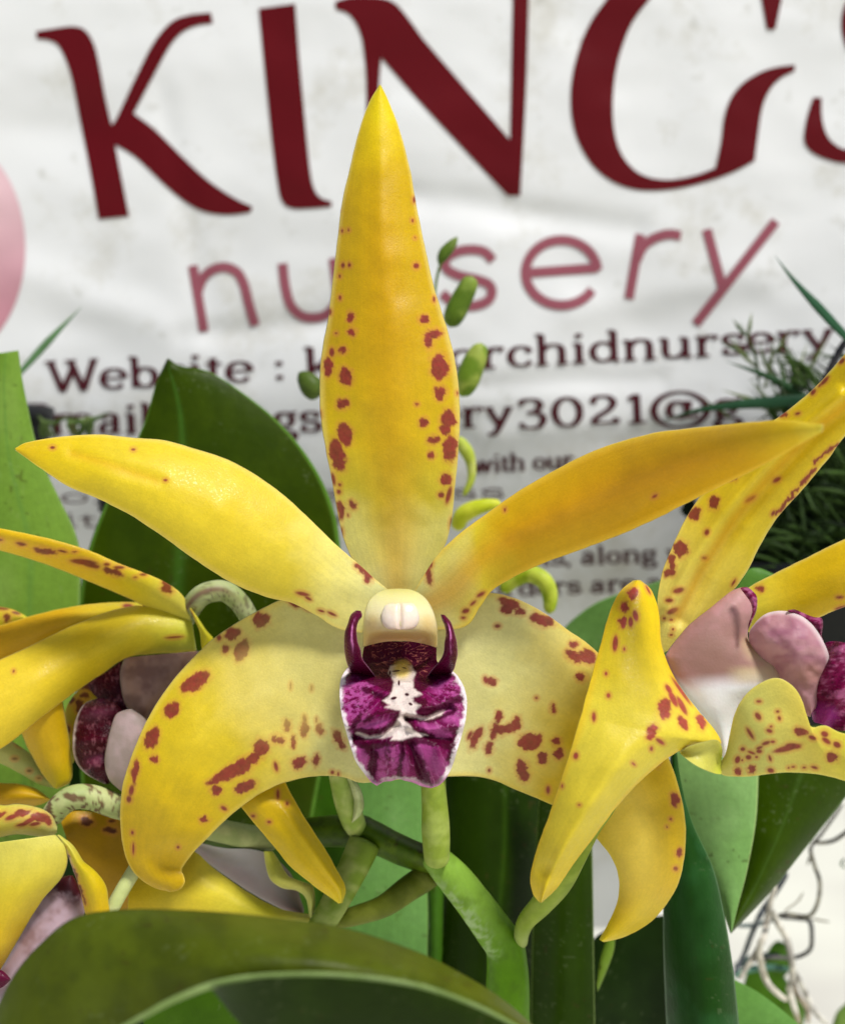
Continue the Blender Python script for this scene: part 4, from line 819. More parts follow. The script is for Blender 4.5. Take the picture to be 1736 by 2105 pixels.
surf('lateral_sepal', lf, [(210, 1375), (170, 1410), (138, 1450), (130, 1500), (134, 1560)], [(260, 1440), (230, 1450), (200, 1470), (170, 1520), (150, 1570)], [222, 222, 221, 221], C=1, res=2.4, paint=petal([(0, (206, 160, 10)), (1, (196, 170, 60))], [(185, 1400, 22, 16, -30), (148, 1440, 7, 8), (163, 1450, 8, 14), (140, 1500, 5, 8), (175, 1430, 8, 6)], spc=lin((90, 16, 20))))
surf('lateral_sepal', lf, [(-60, 1480), (0, 1510), (50, 1540), (90, 1575), (125, 1612)], [(-60, 1560), (0, 1570), (40, 1590), (80, 1612), (118, 1622)], [219, 219, 219, 220], C=1, T=-.6, res=2.6, mat='petal_soft', paint=petal([(0, (196, 190, 110)), (1, (176, 184, 110))], [(30, 1560, 6, 3), (60, 1585, 5, 3), (40, 1532, 7, 3, 20), (80, 1600, 4, 2)], spc=lin((120, 90, 40))))

# ================================================================== LOWER LEFT FLOWER
bf = Thing('orchid_flower', 'yellow orchid seen from above in the bottom left corner, its back striped maroon', 'flower', (100, 1720, 210), 'yellow orchid flowers')
surf('dorsal_sepal', bf, [(-60, 1600), (0, 1609), (40, 1612), (75, 1622), (100, 1640)], [(-60, 1680), (0, 1668), (40, 1660), (80, 1655), (104, 1645)], [218, 218, 219], C=2, res=3, paint=petal([(0, (214, 150, 4)), (1, (218, 164, 14))], None))
surf('calyx', bf, [(-60, 1640), (0, 1655), (40, 1652), (80, 1660), (105, 1675), (118, 1700)], [(-60, 1740), (0, 1722), (40, 1716), (75, 1720), (100, 1722), (117, 1712)], [208, 207, 206.5, 207, 210], C=[2.5, 3, 3, 2], rnd=True, res=2.2,
     paint=petal([(0, (222, 186, 40)), (.5, (216, 200, 90)), (1, (200, 196, 120))], [(0, 1674, 16, 6, -10), (24, 1680, 14, 5, -20), (45, 1672, 20, 8, -10), (85, 1680, 20, 8, 10), (60, 1688, 22, 5, -30), (72, 1694, 12, 4, -10), (100, 1688, 8, 9, -20), (45, 1695, 12, 3, -15)]))
surf('petal', bf, [(-60, 1740), (-60, 1850), (-60, 1950), (-40, 2040)], [(114, 1716), (137, 1748), (132, 1795), (88, 1850), (56, 1900), (26, 1952), (-30, 2045)], [204, 203, 204, 207], C=[2, 3.5, 4, 2], T=[.5, 1, 1, 0], res=2.8, paint=petal([(0, (214, 204, 100)), (.3, (226, 190, 60)), (.6, (228, 178, 36)), (1, (224, 170, 20))], None))
surf('lateral_sepal', bf, [(114, 1718), (136, 1752), (150, 1790), (164, 1830), (172, 1865), (180, 1900)], [(122, 1716), (150, 1738), (172, 1770), (200, 1795), (218, 1822), (224, 1860), (226, 1900)], [207, 206, 206, 206.5], C=[.5, 1.4, 1.6, 1.4], res=2.2,
     paint=petal([(0, (206, 200, 96)), (.4, (216, 180, 40)), (1, (222, 168, 14))], [((132, 1746), (140, 1768), (148, 1786), 2.5), ((146, 1780), (158, 1812), (166, 1836), 3.5), ((168, 1830), (176, 1858), 2.5), (150, 1800, 3, 10, -15)], spc=lin((100, 20, 26))))
surf('petal', bf, [(125, 1690), (150, 1668), (200, 1670), (250, 1680), (290, 1690)], [(150, 1760), (180, 1800), (215, 1870), (250, 1880), (300, 1880)], [216, 217, 218, 218], C=1.6, res=3, paint=petal([(0, (196, 140, 14)), (1, (190, 136, 10))], [(180, 1690, 14, 8, 15), (174, 1684, 8, 5), (228, 1708, 15, 7, 8), (230, 1688, 7, 3), (248, 1840, 8, 10), (205, 1830, 5, 6)], spc=lin((70, 10, 14))))
surf('lip', bf, [(140, 1800), (110, 1810), (80, 1850), (50, 1905), (20, 1960), (-10, 2010), (-60, 2100)], [(150, 1800), (166, 1830), (176, 1870), (150, 1940), (120, 2000), (90, 2060), (60, 2150)], [211, 209, 207, 206, 206], C=[2, 4, 5, 5], rnd=True, mat='lip_out', res=3,
     paint=lambda x, y, u, s: mixc(mixc(BRN((140, 112, 116), (170, 146, 156))(x, y, u, s), lin((62, 6, 20)), (1 - smooth(.12, .2, u + .08 * (fbm(x / 9, y / 9, 5) - .5)))), lin((196, 180, 196)), smooth(.55, .9, u) * .6))

surf('lip_lobe', bf, [(-60, 1985), (-20, 1990), (5, 1996), (22, 2012)], [(-60, 2050), (-20, 2040), (5, 2030), (22, 2016)], [204, 204, 204.5], C=1, mat='lip', res=2, paint=lambda x, y, u, s: np.tile(lin((84, 10, 44)), x.shape + (1,)), label='dark magenta tip of the lip')

# ================================================================== LOWER MIDDLE FLOWER
mf = Thing('orchid_flower', 'partly hidden yellow orchid with white lip, above the broad front leaf', 'flower', (560, 1860, 220), 'yellow orchid flowers')
surf('lateral_sepal', mf, [(265, 1800), (320, 1775), (370, 1755), (402, 1752), (440, 1786), (500, 1828), (560, 1862), (600, 1874), (640, 1880)], [(262, 1880), (320, 1900), (400, 1905), (460, 1905), (520, 1905), (570, 1905), (600, 1906), (620, 1908), (636, 1908)],
     [215, 213, 212, 213, 215, 217], C=[1, 2, 2, 1.2], T=[-1, -1.2, -.6, 0], res=2.4, paint=petal([(0, (224, 178, 30)), (.3, (232, 192, 60)), (.55, (228, 196, 74)), (.8, (212, 190, 60)), (1, (206, 200, 110))], None, edge=(206, 184, 30), edge_w=.2))
surf('lip', mf, [(385, 1725), (450, 1742), (520, 1746), (560, 1760), (600, 1800), (625, 1870)], [(395, 1745), (440, 1785), (500, 1826), (555, 1858), (595, 1875), (622, 1885)], [221, 222, 223, 223, 222], C=[-1, -2, -3, -2, -1], mat='lip_out', res=2.4,
     paint=lambda x, y, u, s: mixc(np.tile(lin((214, 206, 214)), x.shape + (1,)), lin((90, 76, 44)), smooth(.45, .95, u - s * .25) * .85))
surf('petal', mf, [(541, 1750), (546, 1780), (555, 1808), (580, 1826), (610, 1832), (630, 1850), (636, 1900)], [(560, 1750), (575, 1772), (592, 1800), (618, 1812), (642, 1822), (648, 1850), (645, 1895)], [216, 215, 215, 215.5, 217], C=1, res=2, mat='petal_soft',
     wave=lambda x, y, u, s: .5 * np.sin(u * 14), paint=petal([(0, (214, 200, 84)), (.5, (206, 200, 100)), (1, (190, 196, 112))], None, edge=(226, 216, 130), edge_w=.25))
surf('dorsal_sepal', mf, [(480, 1640), (520, 1690), (560, 1738), (600, 1785), (640, 1818), (670, 1840), (696, 1858)], [(585, 1605), (600, 1635), (632, 1690), (668, 1745), (692, 1788), (710, 1825), (704, 1856)],
     [208, 207, 207, 208, 210], C=[2, 2.6, 2.6, 1.4], T=[.6, .8, .8, .4], res=2.2, thick=1.1,
     wave=lambda x, y, u, s: -1.1 * np.exp(-((s - .45) / .28) ** 2) * smooth(.1, .3, u),
     paint=petal([(0, (222, 170, 14)), (.5, (228, 180, 24)), (.8, (240, 188, 10)), (1, (246, 202, 14))], [(571, 1633, 3, 10), (590, 1652, 3, 4), (553, 1690, 4, 3), (520, 1678, 4, 3), (480, 1668, 7, 3), (600, 1600, 3, 3)], edge=(240, 196, 30)))

# ================================================================== PLANT: stalks, leaves
pl = Thing('orchid_plant', 'orchid plant with thick green stalk and broad strap leaves carrying the yellow flowers', 'plant', (1045, 2400, 225))
def stemp(base, light=None, dark=None, dots=0, seed=0):
    def f(x, y, u, s):
        c = np.tile(lin(base), x.shape + (1,))
        if light: c = mixc(c, lin(light), smooth(.4, .7, fbm(x / 26, y / 26, 121 + seed)) * .7)
        if dark: c = mixc(c, lin(dark), smooth(.55, .75, fbm(x / 14, y / 14, 131 + seed)) * .5)
        if dots: c = mixc(c, lin((96, 40, 48)), smooth(1 - dots, 1.05 - dots, fbm(x / 6, y / 6, 141 + seed, 2)) * .8)
        return c
    return f
stalk = tube('flower_stalk', pl, [(1045, 2300, 224), (1044, 2150, 221), (1043, 2040, 218.5), (1042, 1985, 217.5), (1036, 1945, 217), (1014, 1912, 216.6), (975, 1858, 216), (935, 1808, 215.2), (898, 1768, 215), (884, 1752, 215.5)], [46, 46, 46, 45, 45, 41, 39, 37, 35, 27],
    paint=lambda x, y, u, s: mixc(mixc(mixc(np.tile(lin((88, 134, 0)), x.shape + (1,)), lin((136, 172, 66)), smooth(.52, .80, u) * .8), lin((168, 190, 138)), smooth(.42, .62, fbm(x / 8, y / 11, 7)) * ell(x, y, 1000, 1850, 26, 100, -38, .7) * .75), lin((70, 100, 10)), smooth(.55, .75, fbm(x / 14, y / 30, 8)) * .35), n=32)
tube('pedicel', stalk, [(898, 1775, 212.5), (897, 1755, 211.5), (895, 1700, 210.5), (892, 1640, 209.5), (885, 1570, 209), (850, 1450, 211)], [26, 29, 26, 25, 24, 20], paint=lambda x, y, u, s: mixc(stemp((142, 162, 56), (172, 186, 96), (130, 150, 60))(x, y, u, s), lin((84, 70, 20)), (1 - smooth(.0, .03, u)) * .8), n=24)
tube('pedicel', stalk, [(1072, 1945, 217.5), (1071, 1922, 214.5), (1082, 1893, 212.5), (1112, 1860, 210), (1148, 1815, 206.5), (1176, 1765, 203.5), (1210, 1700, 203), (1260, 1620, 203), (1340, 1400, 203)], [13, 21, 27, 26, 24, 22, 20, 18, 14], paint=lambda x, y, u, s: mixc(stemp((128, 148, 44), (148, 164, 62), None)(x, y, u, s), lin((166, 180, 110)), (1 - smooth(.02, .09, u)) * .6), n=22)
surf('branch', stalk, [(900, 1738), (870, 1734), (820, 1712), (775, 1688), (735, 1674), (640, 1680), (560, 1692), (420, 1712)], [(905, 1806), (870, 1796), (820, 1780), (775, 1760), (735, 1745), (680, 1742), (560, 1744), (420, 1742)], [216, 216.5, 218, 220, 222, 224], C=[6, 6, 6, 5, 4], rnd=True, thick=5, mat='stem', res=2.4,
     paint=lambda x, y, u, s: mixc(mixc(stemp((66, 90, 6), (86, 108, 16), (48, 58, 8))(x, y, u, s), lin((52, 44, 14)), stroke(x, y, [(740, 1680), (800, 1700), (870, 1738)], 5, 7) * .75), lin((60, 40, 20)), smooth(.55, .7, fbm(x / 12, y / 12, 77)) * ell(x, y, 850, 1745, 50, 20, 20, .6) * .7))
tube('pedicel', stalk, [(742, 1722, 222), (728, 1694, 218), (716, 1662, 214.5), (706, 1630, 213), (695, 1590, 212), (680, 1550, 213)], [18, 24, 25, 23, 20, 18], paint=stemp((150, 172, 76), (196, 204, 126), (134, 160, 70)), n=22)
surf('bract', stalk, [(712, 1600), (722, 1625), (727, 1652), (722, 1690)], [(724, 1598), (742, 1624), (748, 1656), (741, 1676), (724, 1692)], [209.5, 209.5, 210.5, 213], C=1.4, mat='stem', res=1.6, thick=.5, paint=stemp((186, 196, 136), (210, 214, 164), (150, 160, 100)))
tube('pedicel', stalk, [(890, 1792, 221), (862, 1812, 221), (835, 1830, 220), (790, 1862, 219), (740, 1880, 219), (690, 1892, 219), (640, 1894, 220)], [28, 27, 25, 22, 20, 18, 16], paint=stemp((96, 104, 28), (118, 124, 44), None), n=20)
tube('pedicel', stalk, [(752, 1725, 218), (735, 1765, 217), (710, 1815, 216), (680, 1870, 215), (650, 1920, 215)], [34, 32, 30, 28, 26], paint=stemp((112, 134, 40), (156, 166, 92), None), n=20)
tube('pedicel', stalk, [(376, 1282, 226), (392, 1250, 223), (412, 1226, 221), (436, 1216, 221.5), (462, 1216, 222), (486, 1232, 222), (504, 1256, 222.5), (520, 1290, 223), (540, 1340, 224)], [20, 22, 22, 22, 21, 20, 20, 20], paint=lambda x, y, u, s: mixc(mixc(stemp((156, 168, 108), (190, 196, 150), None)(x, y, u, s), lin((108, 60, 66)), np.exp(-((s - 4.9) / .32) ** 2) * (1 - smooth(.3, .7, u)) * .85), lin((88, 66, 60)), smooth(.62, .7, fbm(x / 5, y / 5, 9)) * .6), n=30)
tube('pedicel', stalk, [(100, 1690, 212), (118, 1662, 212), (150, 1640, 212), (190, 1640, 213), (240, 1658, 214), (300, 1670, 215), (380, 1690, 218), (470, 1712, 220), (525, 1722, 222), (570, 1728, 224)], [22, 25, 26, 25, 25, 25, 24, 24, 22], paint=lambda x, y, u, s: mixc(stemp((168, 180, 116), (196, 200, 140), None)(x, y, u, s), lin((92, 44, 38)), smooth(.50, .58, fbm(x / 9, y / 9, 19, 2)) * (1 - smooth(.25, .5, u)) * .85), n=26)
tube('pedicel', stalk, [(222, 1885, 209), (240, 1850, 209), (262, 1812, 210), (285, 1775, 211)], [15, 15, 15, 15], paint=stemp((188, 196, 128), (204, 206, 150), None), n=18)

def leafp(base, light=None, rim=None, mid=None, midx=0.0, seed=0, dark=None, veins=.05):
    def f(x, y, u, s):
        c = np.tile(lin(base), x.shape + (1,))
        if light: c = mixc(c, lin(light), smooth(.35, .75, fbm(x / 90, y / 120, 151 + seed)) * .7)
        if dark: c = mixc(c, lin(dark), smooth(.45, .8, fbm(x / 50, y / 60, 161 + seed)) * .6)
        c = c * (1 - veins + 2 * veins * fbm(s * 26, u * 3, 171 + seed))[..., None]
        if mid: c = mixc(c, lin(mid), np.exp(-((s - midx) / .05) ** 2) * .5)
        c = mixc(c, lin((150, 160, 120)), smooth(.80, .88, vnoise(x / 6, y / 6, 181 + seed)) * smooth(.5, .7, fbm(x / 70, y / 70, 183 + seed)) * .12)
        c = mixc(c, lin((60, 52, 20)), smooth(.86, .93, vnoise(x / 11, y / 11, 185 + seed)) * smooth(.5, .65, fbm(x / 110, y / 110, 187 + seed)) * .5)
        if rim: c = mixc(c, lin(rim), smooth(.955, .985, abs(s)) * .8)
        return c
    return f
surf('leaf', pl, [(-30, 730), (-60, 800), (-90, 950), (-110, 1200), (-110, 1500), (-90, 1800)], [(38, 720), (50, 800), (80, 930), (120, 1020), (155, 1095), (166, 1160), (162, 1300), (150, 1500), (130, 1800)], [244, 242, 240, 240, 242], C=[2, 3, 3, 3], T=-1, mat='leaf_matte', res=4, paint=leafp((108, 142, 50), (122, 152, 66), mid=(90, 130, 56), midx=.25, rim=(130, 160, 90)))
surf('leaf', pl, [(343, 737), (320, 790), (294, 875), (243, 978), (203, 1068), (178, 1145), (162, 1240), (156, 1400), (170, 1700)], [(347, 737), (372, 752), (430, 764), (500, 808), (570, 865), (630, 935), (672, 1010), (695, 1090), (705, 1220), (690, 1420), (640, 1700)],
     [252, 250, 248, 247, 247, 248], C=[1, 2, 2.4, 2.4, 2], T=[0, .2, .2, 0], res=3.4, mat='leaf', paint=leafp((48, 66, 0), (58, 76, 4), rim=(96, 140, 50), mid=(66, 110, 36), midx=-.25, dark=(42, 60, 0)))
surf('leaf', pl, [(540, 1480), (540, 1600), (560, 1800), (600, 2200)], [(760, 1480), (745, 1600), (715, 1760), (700, 2200)], [262, 258, 256, 256], C=3, res=5, mat='leaf', paint=leafp((46, 80, 10), (60, 94, 22), seed=3))
surf('leaf', pl, [(742, 1470), (735, 1600), (715, 1760), (690, 1900), (660, 2200)], [(865, 1470), (866, 1600), (872, 1750), (880, 1900), (870, 2200)], [246, 244, 242, 240, 240], C=[1, 1.5, 2], T=-.8, res=4, mat='leaf_matte', paint=leafp((100, 144, 72), (116, 158, 90), rim=(120, 150, 80), seed=5))
surf('leaf', pl, [(850, 1480), (862, 1600), (880, 1900), (870, 2200)], [(905, 1480), (915, 1600), (910, 1900), (905, 2200)], [247, 246, 245, 245], C=1, res=4, mat='leaf', paint=leafp((64, 104, 26), None, seed=6))
surf('leaf', pl, [(900, 1470), (912, 1600), (915, 1750), (902, 1900), (880, 2200)], [(1150, 1470), (1140, 1600), (1135, 1750), (1110, 2000), (1080, 2200)], [252, 248, 244, 242, 240], C=[5, 6, 7, 7], T=2.5, res=4, mat='leaf', paint=leafp((24, 42, 0), (32, 52, 2), mid=(50, 78, 14), midx=.1, seed=7))
surf('leaf', pl, [(1120, 1470), (1110, 1600), (1098, 1800), (1092, 2000), (1090, 2200)], [(1212, 1470), (1214, 1600), (1218, 1800), (1221, 2000), (1224, 2200)], [238, 236, 235, 234, 234], C=[2, 3, 3], T=-1.6, res=3.4, mat='leaf', paint=leafp((40, 62, 2), (50, 74, 6), rim=(150, 176, 90), seed=9))
surf('leaf', pl, [(1225, 2020), (1232, 1975), (1246, 1930), (1262, 1890)], [(1228, 2040), (1245, 2000), (1262, 1950), (1264, 1890)], [236, 238, 240], C=.6, res=2.5, mat='leaf', paint=leafp((92, 124, 30), (120, 146, 50)))
surf('leaf', pl, [(1379, 1500), (1374, 1600), (1366, 1750), (1362, 1900), (1366, 2050), (1374, 2200)], [(1386, 1500), (1398, 1600), (1422, 1690), (1465, 1785), (1488, 1880), (1506, 1990), (1518, 2100), (1530, 2200)],
     [222, 219, 216, 214, 213, 212], C=[1, 3, 5, 7, 8], T=[0, -1, -2, -3, -3], rnd=False, res=3, mat='leaf', paint=leafp((26, 62, 12), (40, 84, 34), rim=(120, 160, 110), seed=11, dark=(40, 84, 40)))
surf('leaf', pl, [(1370, 1500), (1385, 1580), (1405, 1660), (1450, 1780), (1480, 1860), (1500, 1918)], [(1560, 1500), (1558, 1600), (1553, 1690), (1535, 1790), (1517, 1860), (1503, 1918)], [232, 230, 228, 226, 225], C=[1.5, 1.5, 1], T=-.8, res=3, mat='leaf_matte', paint=leafp((112, 152, 82), (132, 170, 102), rim=(170, 190, 120), seed=13))
surf('leaf', pl, [(1550, 1500), (1553, 1600), (1549, 1700), (1530, 1800), (1500, 1918)], [(1860, 1480), (1790, 1580), (1736, 1642), (1660, 1738), (1580, 1838), (1502, 1920)], [242, 240, 238, 236, 232], C=[2, 3, 3, 1], T=[1.5, 1.5, 1], res=3.4, mat='leaf', paint=leafp((42, 62, 0), (52, 74, 2), rim=(120, 150, 90), mid=(64, 90, 30), midx=-.2, seed=15))
surf('leaf', pl, [(1130, 1330), (1160, 1290), (1200, 1255), (1240, 1232), (1290, 1215), (1400, 1180)], [(1150, 1400), (1250, 1400), (1320, 1380), (1400, 1360), (1450, 1330), (1500, 1250)], [262, 260, 258, 256], C=1.5, T=-1.5, res=4, mat='leaf_matte', paint=leafp((86, 122, 58), (100, 136, 72), rim=(130, 170, 100), seed=17))
surf('leaf', pl, [(1500, 1240), (1515, 1200), (1535, 1172), (1560, 1168), (1590, 1180)], [(1520, 1260), (1560, 1250), (1600, 1235), (1620, 1220), (1600, 1190)], [228, 228, 228], C=1, res=3, mat='leaf', paint=leafp((70, 112, 40), (90, 136, 56), seed=19))
surf('leaf', pl, [(1480, 2000), (1505, 2012), (1560, 2042), (1620, 2088), (1700, 2160)], [(1480, 2200), (1530, 2200), (1580, 2200), (1640, 2200), (1690, 2200)], [240, 238, 236], C=1.5, res=4, mat='leaf_matte', paint=leafp((84, 126, 52), (100, 144, 70), seed=21))
surf('leaf', pl, [(280, 2060), (380, 2000), (480, 1990), (560, 2020)], [(330, 2220), (420, 2220), (500, 2220), (600, 2220)], [190, 188, 188], C=2, res=4, mat='leaf', paint=leafp((54, 84, 10), (66, 98, 18), seed=23))
surf('leaf', pl, [(600, 1890), (700, 1880), (850, 1900), (960, 1940), (1000, 2000)], [(600, 2250), (720, 2250), (850, 2250), (960, 2250), (1020, 2250)], [258, 256, 255], C=3, res=5, mat='leaf', paint=leafp((36, 70, 18), (50, 90, 30), seed=27))
surf('leaf', pl, [(-80, 1500), (-90, 1700), (-100, 2200)], [(300, 1420), (330, 1700), (340, 2200)], [268, 266, 264], C=5, res=6, mat='leaf', paint=leafp((26, 50, 12), (34, 62, 16), seed=37))
surf('leaf', pl, [(280, 1450), (300, 1700), (320, 2200)], [(620, 1450), (600, 1700), (580, 2200)], [274, 272, 270], C=5, res=6, mat='leaf', paint=leafp((30, 56, 14), (40, 70, 20), seed=39))
surf('leaf', pl, [(1200, 1960), (1225, 1925), (1260, 1905), (1300, 1890), (1380, 1880)], [(1200, 2260), (1260, 2260), (1320, 2260), (1380, 2260), (1420, 2260)], [262, 260, 258], C=3, res=5, mat='leaf', paint=leafp((22, 38, 10), (34, 54, 16), seed=41))  # dark leaf whose near-black green stands in for the shade there
# front leaf, close to the lens
midl = [(-20, 2200), (100, 2180), (220, 2130), (290, 2092), (360, 2055), (450, 2022), (560, 2008), (700, 2008), (850, 2028), (960, 2064), (1040, 2102), (1120, 2150)]
fl = surf('leaf', pl, [(-40, 2160), (-5, 2070), (30, 2002), (80, 1943), (150, 1888), (250, 1870), (400, 1872), (550, 1885), (700, 1906), (850, 1954), (950, 2002), (1040, 2060), (1130, 2140)], midl,
     [158, 156, 153, 150, 150, 152, 156, 160], C=[1, 2, 3, 3, 2, 1.5], T=[-2, -3.5, -4.5, -5, -5, -4, -3], res=4, thick=.9, mat='leaf', paint=leafp((72, 82, 14), (80, 92, 20), mid=None, dark=(58, 68, 16), seed=29, veins=.03), label='broad olive leaf arching across the bottom, nearest the camera')
surf('lower_blade', fl, [(430, 2030), (500, 2018), (560, 2010), (700, 2010), (850, 2030), (960, 2066), (1040, 2104), (1120, 2152)], [(440, 2040), (480, 2090), (540, 2150), (650, 2220), (850, 2240), (1000, 2230), (1080, 2190), (1125, 2160)],
     [147, 146, 146, 148, 152], C=[0, 1, 2], T=[3, 5, 6, 5, 3], res=5, mat='leaf_matte', paint=leafp((30, 48, 0), (40, 60, 4), seed=31))
tube('midrib', fl, [(x, y, d) for (x, y), d in zip(midl[2:], [149, 147, 145.5, 144.5, 144, 144, 145, 147, 149, 152])], [5, 7, 8, 8, 8, 8, 7, 7], paint=stemp((126, 148, 84), (140, 160, 100), None), n=14, mat='leaf', flat=.5)

# ================================================================== bud spikes behind
bs = Thing('bud_spike', 'thin orchid spike of green buds standing just behind the tallest sepal', 'plant', (880, 1500, 262))
tube('stem', bs, [(880, 1500, 262), (890, 1200, 262), (905, 1000, 263), (905, 850, 264), (900, 720, 264), (893, 620, 264), (900, 560, 264), (915, 520, 264)], [9, 8, 7, 6, 5, 4, 3, 3], paint=stemp((110, 140, 60)), n=12)
bp_ = lambda a, b_, seed=0: stemp(a, b_, None, seed=seed)
tube('bud', bs, [(902, 545, 262), (912, 522, 262), (926, 505, 262), (940, 486, 262)], [5, 12, 11, 3], paint=bp_((84, 108, 34), (112, 130, 56)), n=18)
tube('bud', bs, [(924, 672, 258), (930, 655, 258), (946, 620, 258), (962, 588, 258), (970, 568, 258)], [15, 22, 22, 20, 15], paint=bp_((86, 112, 30), (136, 156, 66), 2), n=20)
tube('bud', bs, [(948, 815, 256), (955, 795, 256), (970, 755, 256), (984, 722, 256), (988, 705, 256)], [14, 24, 25, 22, 14], paint=bp_((104, 132, 36), (168, 180, 84), 3), n=20)
tube('bud', bs, [(660, 812, 258), (645, 800, 258), (628, 780, 258), (614, 765, 258)], [18, 24, 20, 9], paint=bp_((76, 96, 34), (92, 112, 48), 4), n=20)
tube('bud', bs, [(938, 1090, 254), (950, 1060, 253), (985, 1042, 252), (1030, 1035, 252)], [14, 18, 15, 9], paint=bp_((190, 200, 40), (214, 216, 70), 5), n=18)
tube('bud', bs, [(952, 1020, 256), (968, 985, 256), (966, 945, 256), (950, 915, 256), (935, 900, 256)], [5, 8, 10, 14, 10], paint=bp_((176, 190, 70), (206, 210, 120), 6), n=16)
bt = Thing('orchid_bud', 'curved lime green bud hooking out from below the right petal in front of the banner', 'bud', (1060, 1200, 250))
tube('bud', bt, [(1030, 1215, 250), (1060, 1190, 249), (1090, 1180, 248), (1118, 1195, 247), (1130, 1225, 247), (1128, 1262, 247)], [14, 16, 18, 18, 16, 11], paint=bp_((150, 172, 30), (196, 206, 80), 7), n=20)

# ================================================================== grassy plants, pots, roots
def blade_mesh(name, parent, specs, base, light, mat='leaf'):
    V, F, Cc = [], [], []; n0 = 0
    for pts, w in specs:
        r = resample(pts, 26); t = np.linspace(0, 1, 26)
        ww = w * np.clip(np.minimum(1, (1 - t) * 2.2), .04, 1) * np.clip(.6 + t, 0, 1)
        k = lin(base) + (lin(light) - lin(base)) * random.random()
        tg = np.gradient(r[:, :2], axis=0); tg /= np.linalg.norm(tg, axis=1)[:, None] + 1e-9
        nx = np.stack([-tg[:, 1], tg[:, 0]], -1)
        rows = []
        for j in range(8):
            an = 2 * math.pi * j / 8
            q_ = r[:, :2] + nx * (ww * math.cos(an))[:, None] / 2
            rows.append(P(q_[:, 0], q_[:, 1], r[:, 2] + math.sin(an) * ww * .02))
        R_ = np.array(rows).transpose(1, 0, 2)
        V += R_.reshape(-1, 3).tolist(); Cc += [k.tolist()] * (26 * 8)
        for i in range(25):
            for j in range(8): F.append((n0 + i * 8 + j, n0 + i * 8 + (j + 1) % 8, n0 + (i + 1) * 8 + (j + 1) % 8, n0 + (i + 1) * 8 + j))
        n0 += 26 * 8
    return make(name, V, F, M[mat], parent, np.array(Cc))
def pot(name, label, cx, top, bot, r, d, cat='pot'):
    t = Thing(name, label, cat, (cx, bot, d))
    V, F, n = [], [], 48; s = KF * d / PW
    prof_ = [(r * .80, bot), (r * .96, top + 40), (r * .97, top + 34), (r * 1.04, top + 30), (r * 1.05, top), (r * 1.0, top - 2), (r * .97, top + 4), (r * .93, top + 60), (0.01, top + 62)]
    c = P(cx, top, d)
    for rr, y in prof_:
        z = P(cx, y, d)[2]
        for i in range(n):
            a = 2 * math.pi * i / n; V.append((c[0] + rr * s * .001 * math.cos(a), c[1] + rr * s * .001 * math.sin(a), z))
    for k in range(len(prof_) - 1):
        for i in range(n): F.append((k * n + i, k * n + (i + 1) % n, (k + 1) * n + (i + 1) % n, (k + 1) * n + i))
    make('pot_body', V, F, M['plastic'], t, lin((22, 23, 25)))
    return t
pot('plant_pot', 'black pot shape added as a dark backing behind the right flower, under the grassy plant', 1800, 1150, 1560, 360, 306)  # added as dark backing for the black gap behind the blades
pot('plant_pot', 'black plastic pot at the left edge, its rim showing beside the pale broad leaf', 12, 838, 1500, 92, 296)
pot('plant_pot', 'black plastic pot low behind the dark broad leaf, a dark strip beside it', 300, 1020, 1500, 92, 296)

gp = Thing('grassy_plant', 'tangled dark green grassy plant spilling over the banner at the right', 'plant', (1780, 950, 290))
sp_ = []
rr = random.Random(5)
for i in range(430):
    x0 = 1780 + rr.uniform(-160, 60); y0 = 930 + rr.uniform(-120, 420)
    ang = math.radians(rr.uniform(150, 262)); ln = rr.uniform(90, 330)
    x2 = x0 + math.cos(ang) * ln; y2 = y0 + math.sin(ang) * ln * .75
    x2 = max(x2, (1400 if y2 > 1010 else 1540) + rr.uniform(-10, 60)); 
    sp_.append(([(x0, y0, 286 + rr.uniform(-10, 8)), ((x0 + x2) / 2 + rr.uniform(-20, 20), (y0 + y2) / 2 - rr.uniform(0, 40), 284 + rr.uniform(-8, 10)), (x2, y2 + rr.uniform(0, 50), 286 + rr.uniform(-10, 10))], rr.uniform(4, 10)))
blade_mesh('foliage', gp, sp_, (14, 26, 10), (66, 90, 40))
sp_ = []
for i in range(520):
    x0 = rr.uniform(1440, 1860); y0 = rr.uniform(960, 1360)
    if x0 < 1540 and y0 < 1060: continue
    a_ = math.radians(rr.uniform(190, 350)); ln = rr.uniform(80, 200)
    sp_.append(([(x0, y0, 300), (x0 + math.cos(a_) * ln * .5 + rr.uniform(-14, 14), y0 + math.sin(a_) * ln * .5, 298), (min(1880, max(1440, x0 + math.cos(a_) * ln)), max(y0 + math.sin(a_) * ln, 850), 299 + rr.uniform(-4, 4))], rr.uniform(10, 22)))
blade_mesh('foliage', gp, sp_, (4, 8, 4), (16, 28, 12))  # near-black blades cover the banner, their colour standing in for deep shade
blade_mesh('blade', gp, [([(1790, 740, 268), (1736, 690, 268), (1680, 630, 268), (1630, 575, 269), (1592, 525, 270)], 20)], (50, 88, 62), (50, 88, 62))
blade_mesh('blade', gp, [([(1800, 860, 276), (1700, 825, 276), (1560, 828, 277), (1440, 842, 278), (1360, 866, 280)], 24)], (40, 74, 50), (40, 74, 50))
blade_mesh('blade', gp, [([(1720, 860, 280), (1660, 820, 280), (1580, 775, 281), (1490, 742, 282)], 17)], (44, 74, 44), (44, 74, 44))
sprig = []
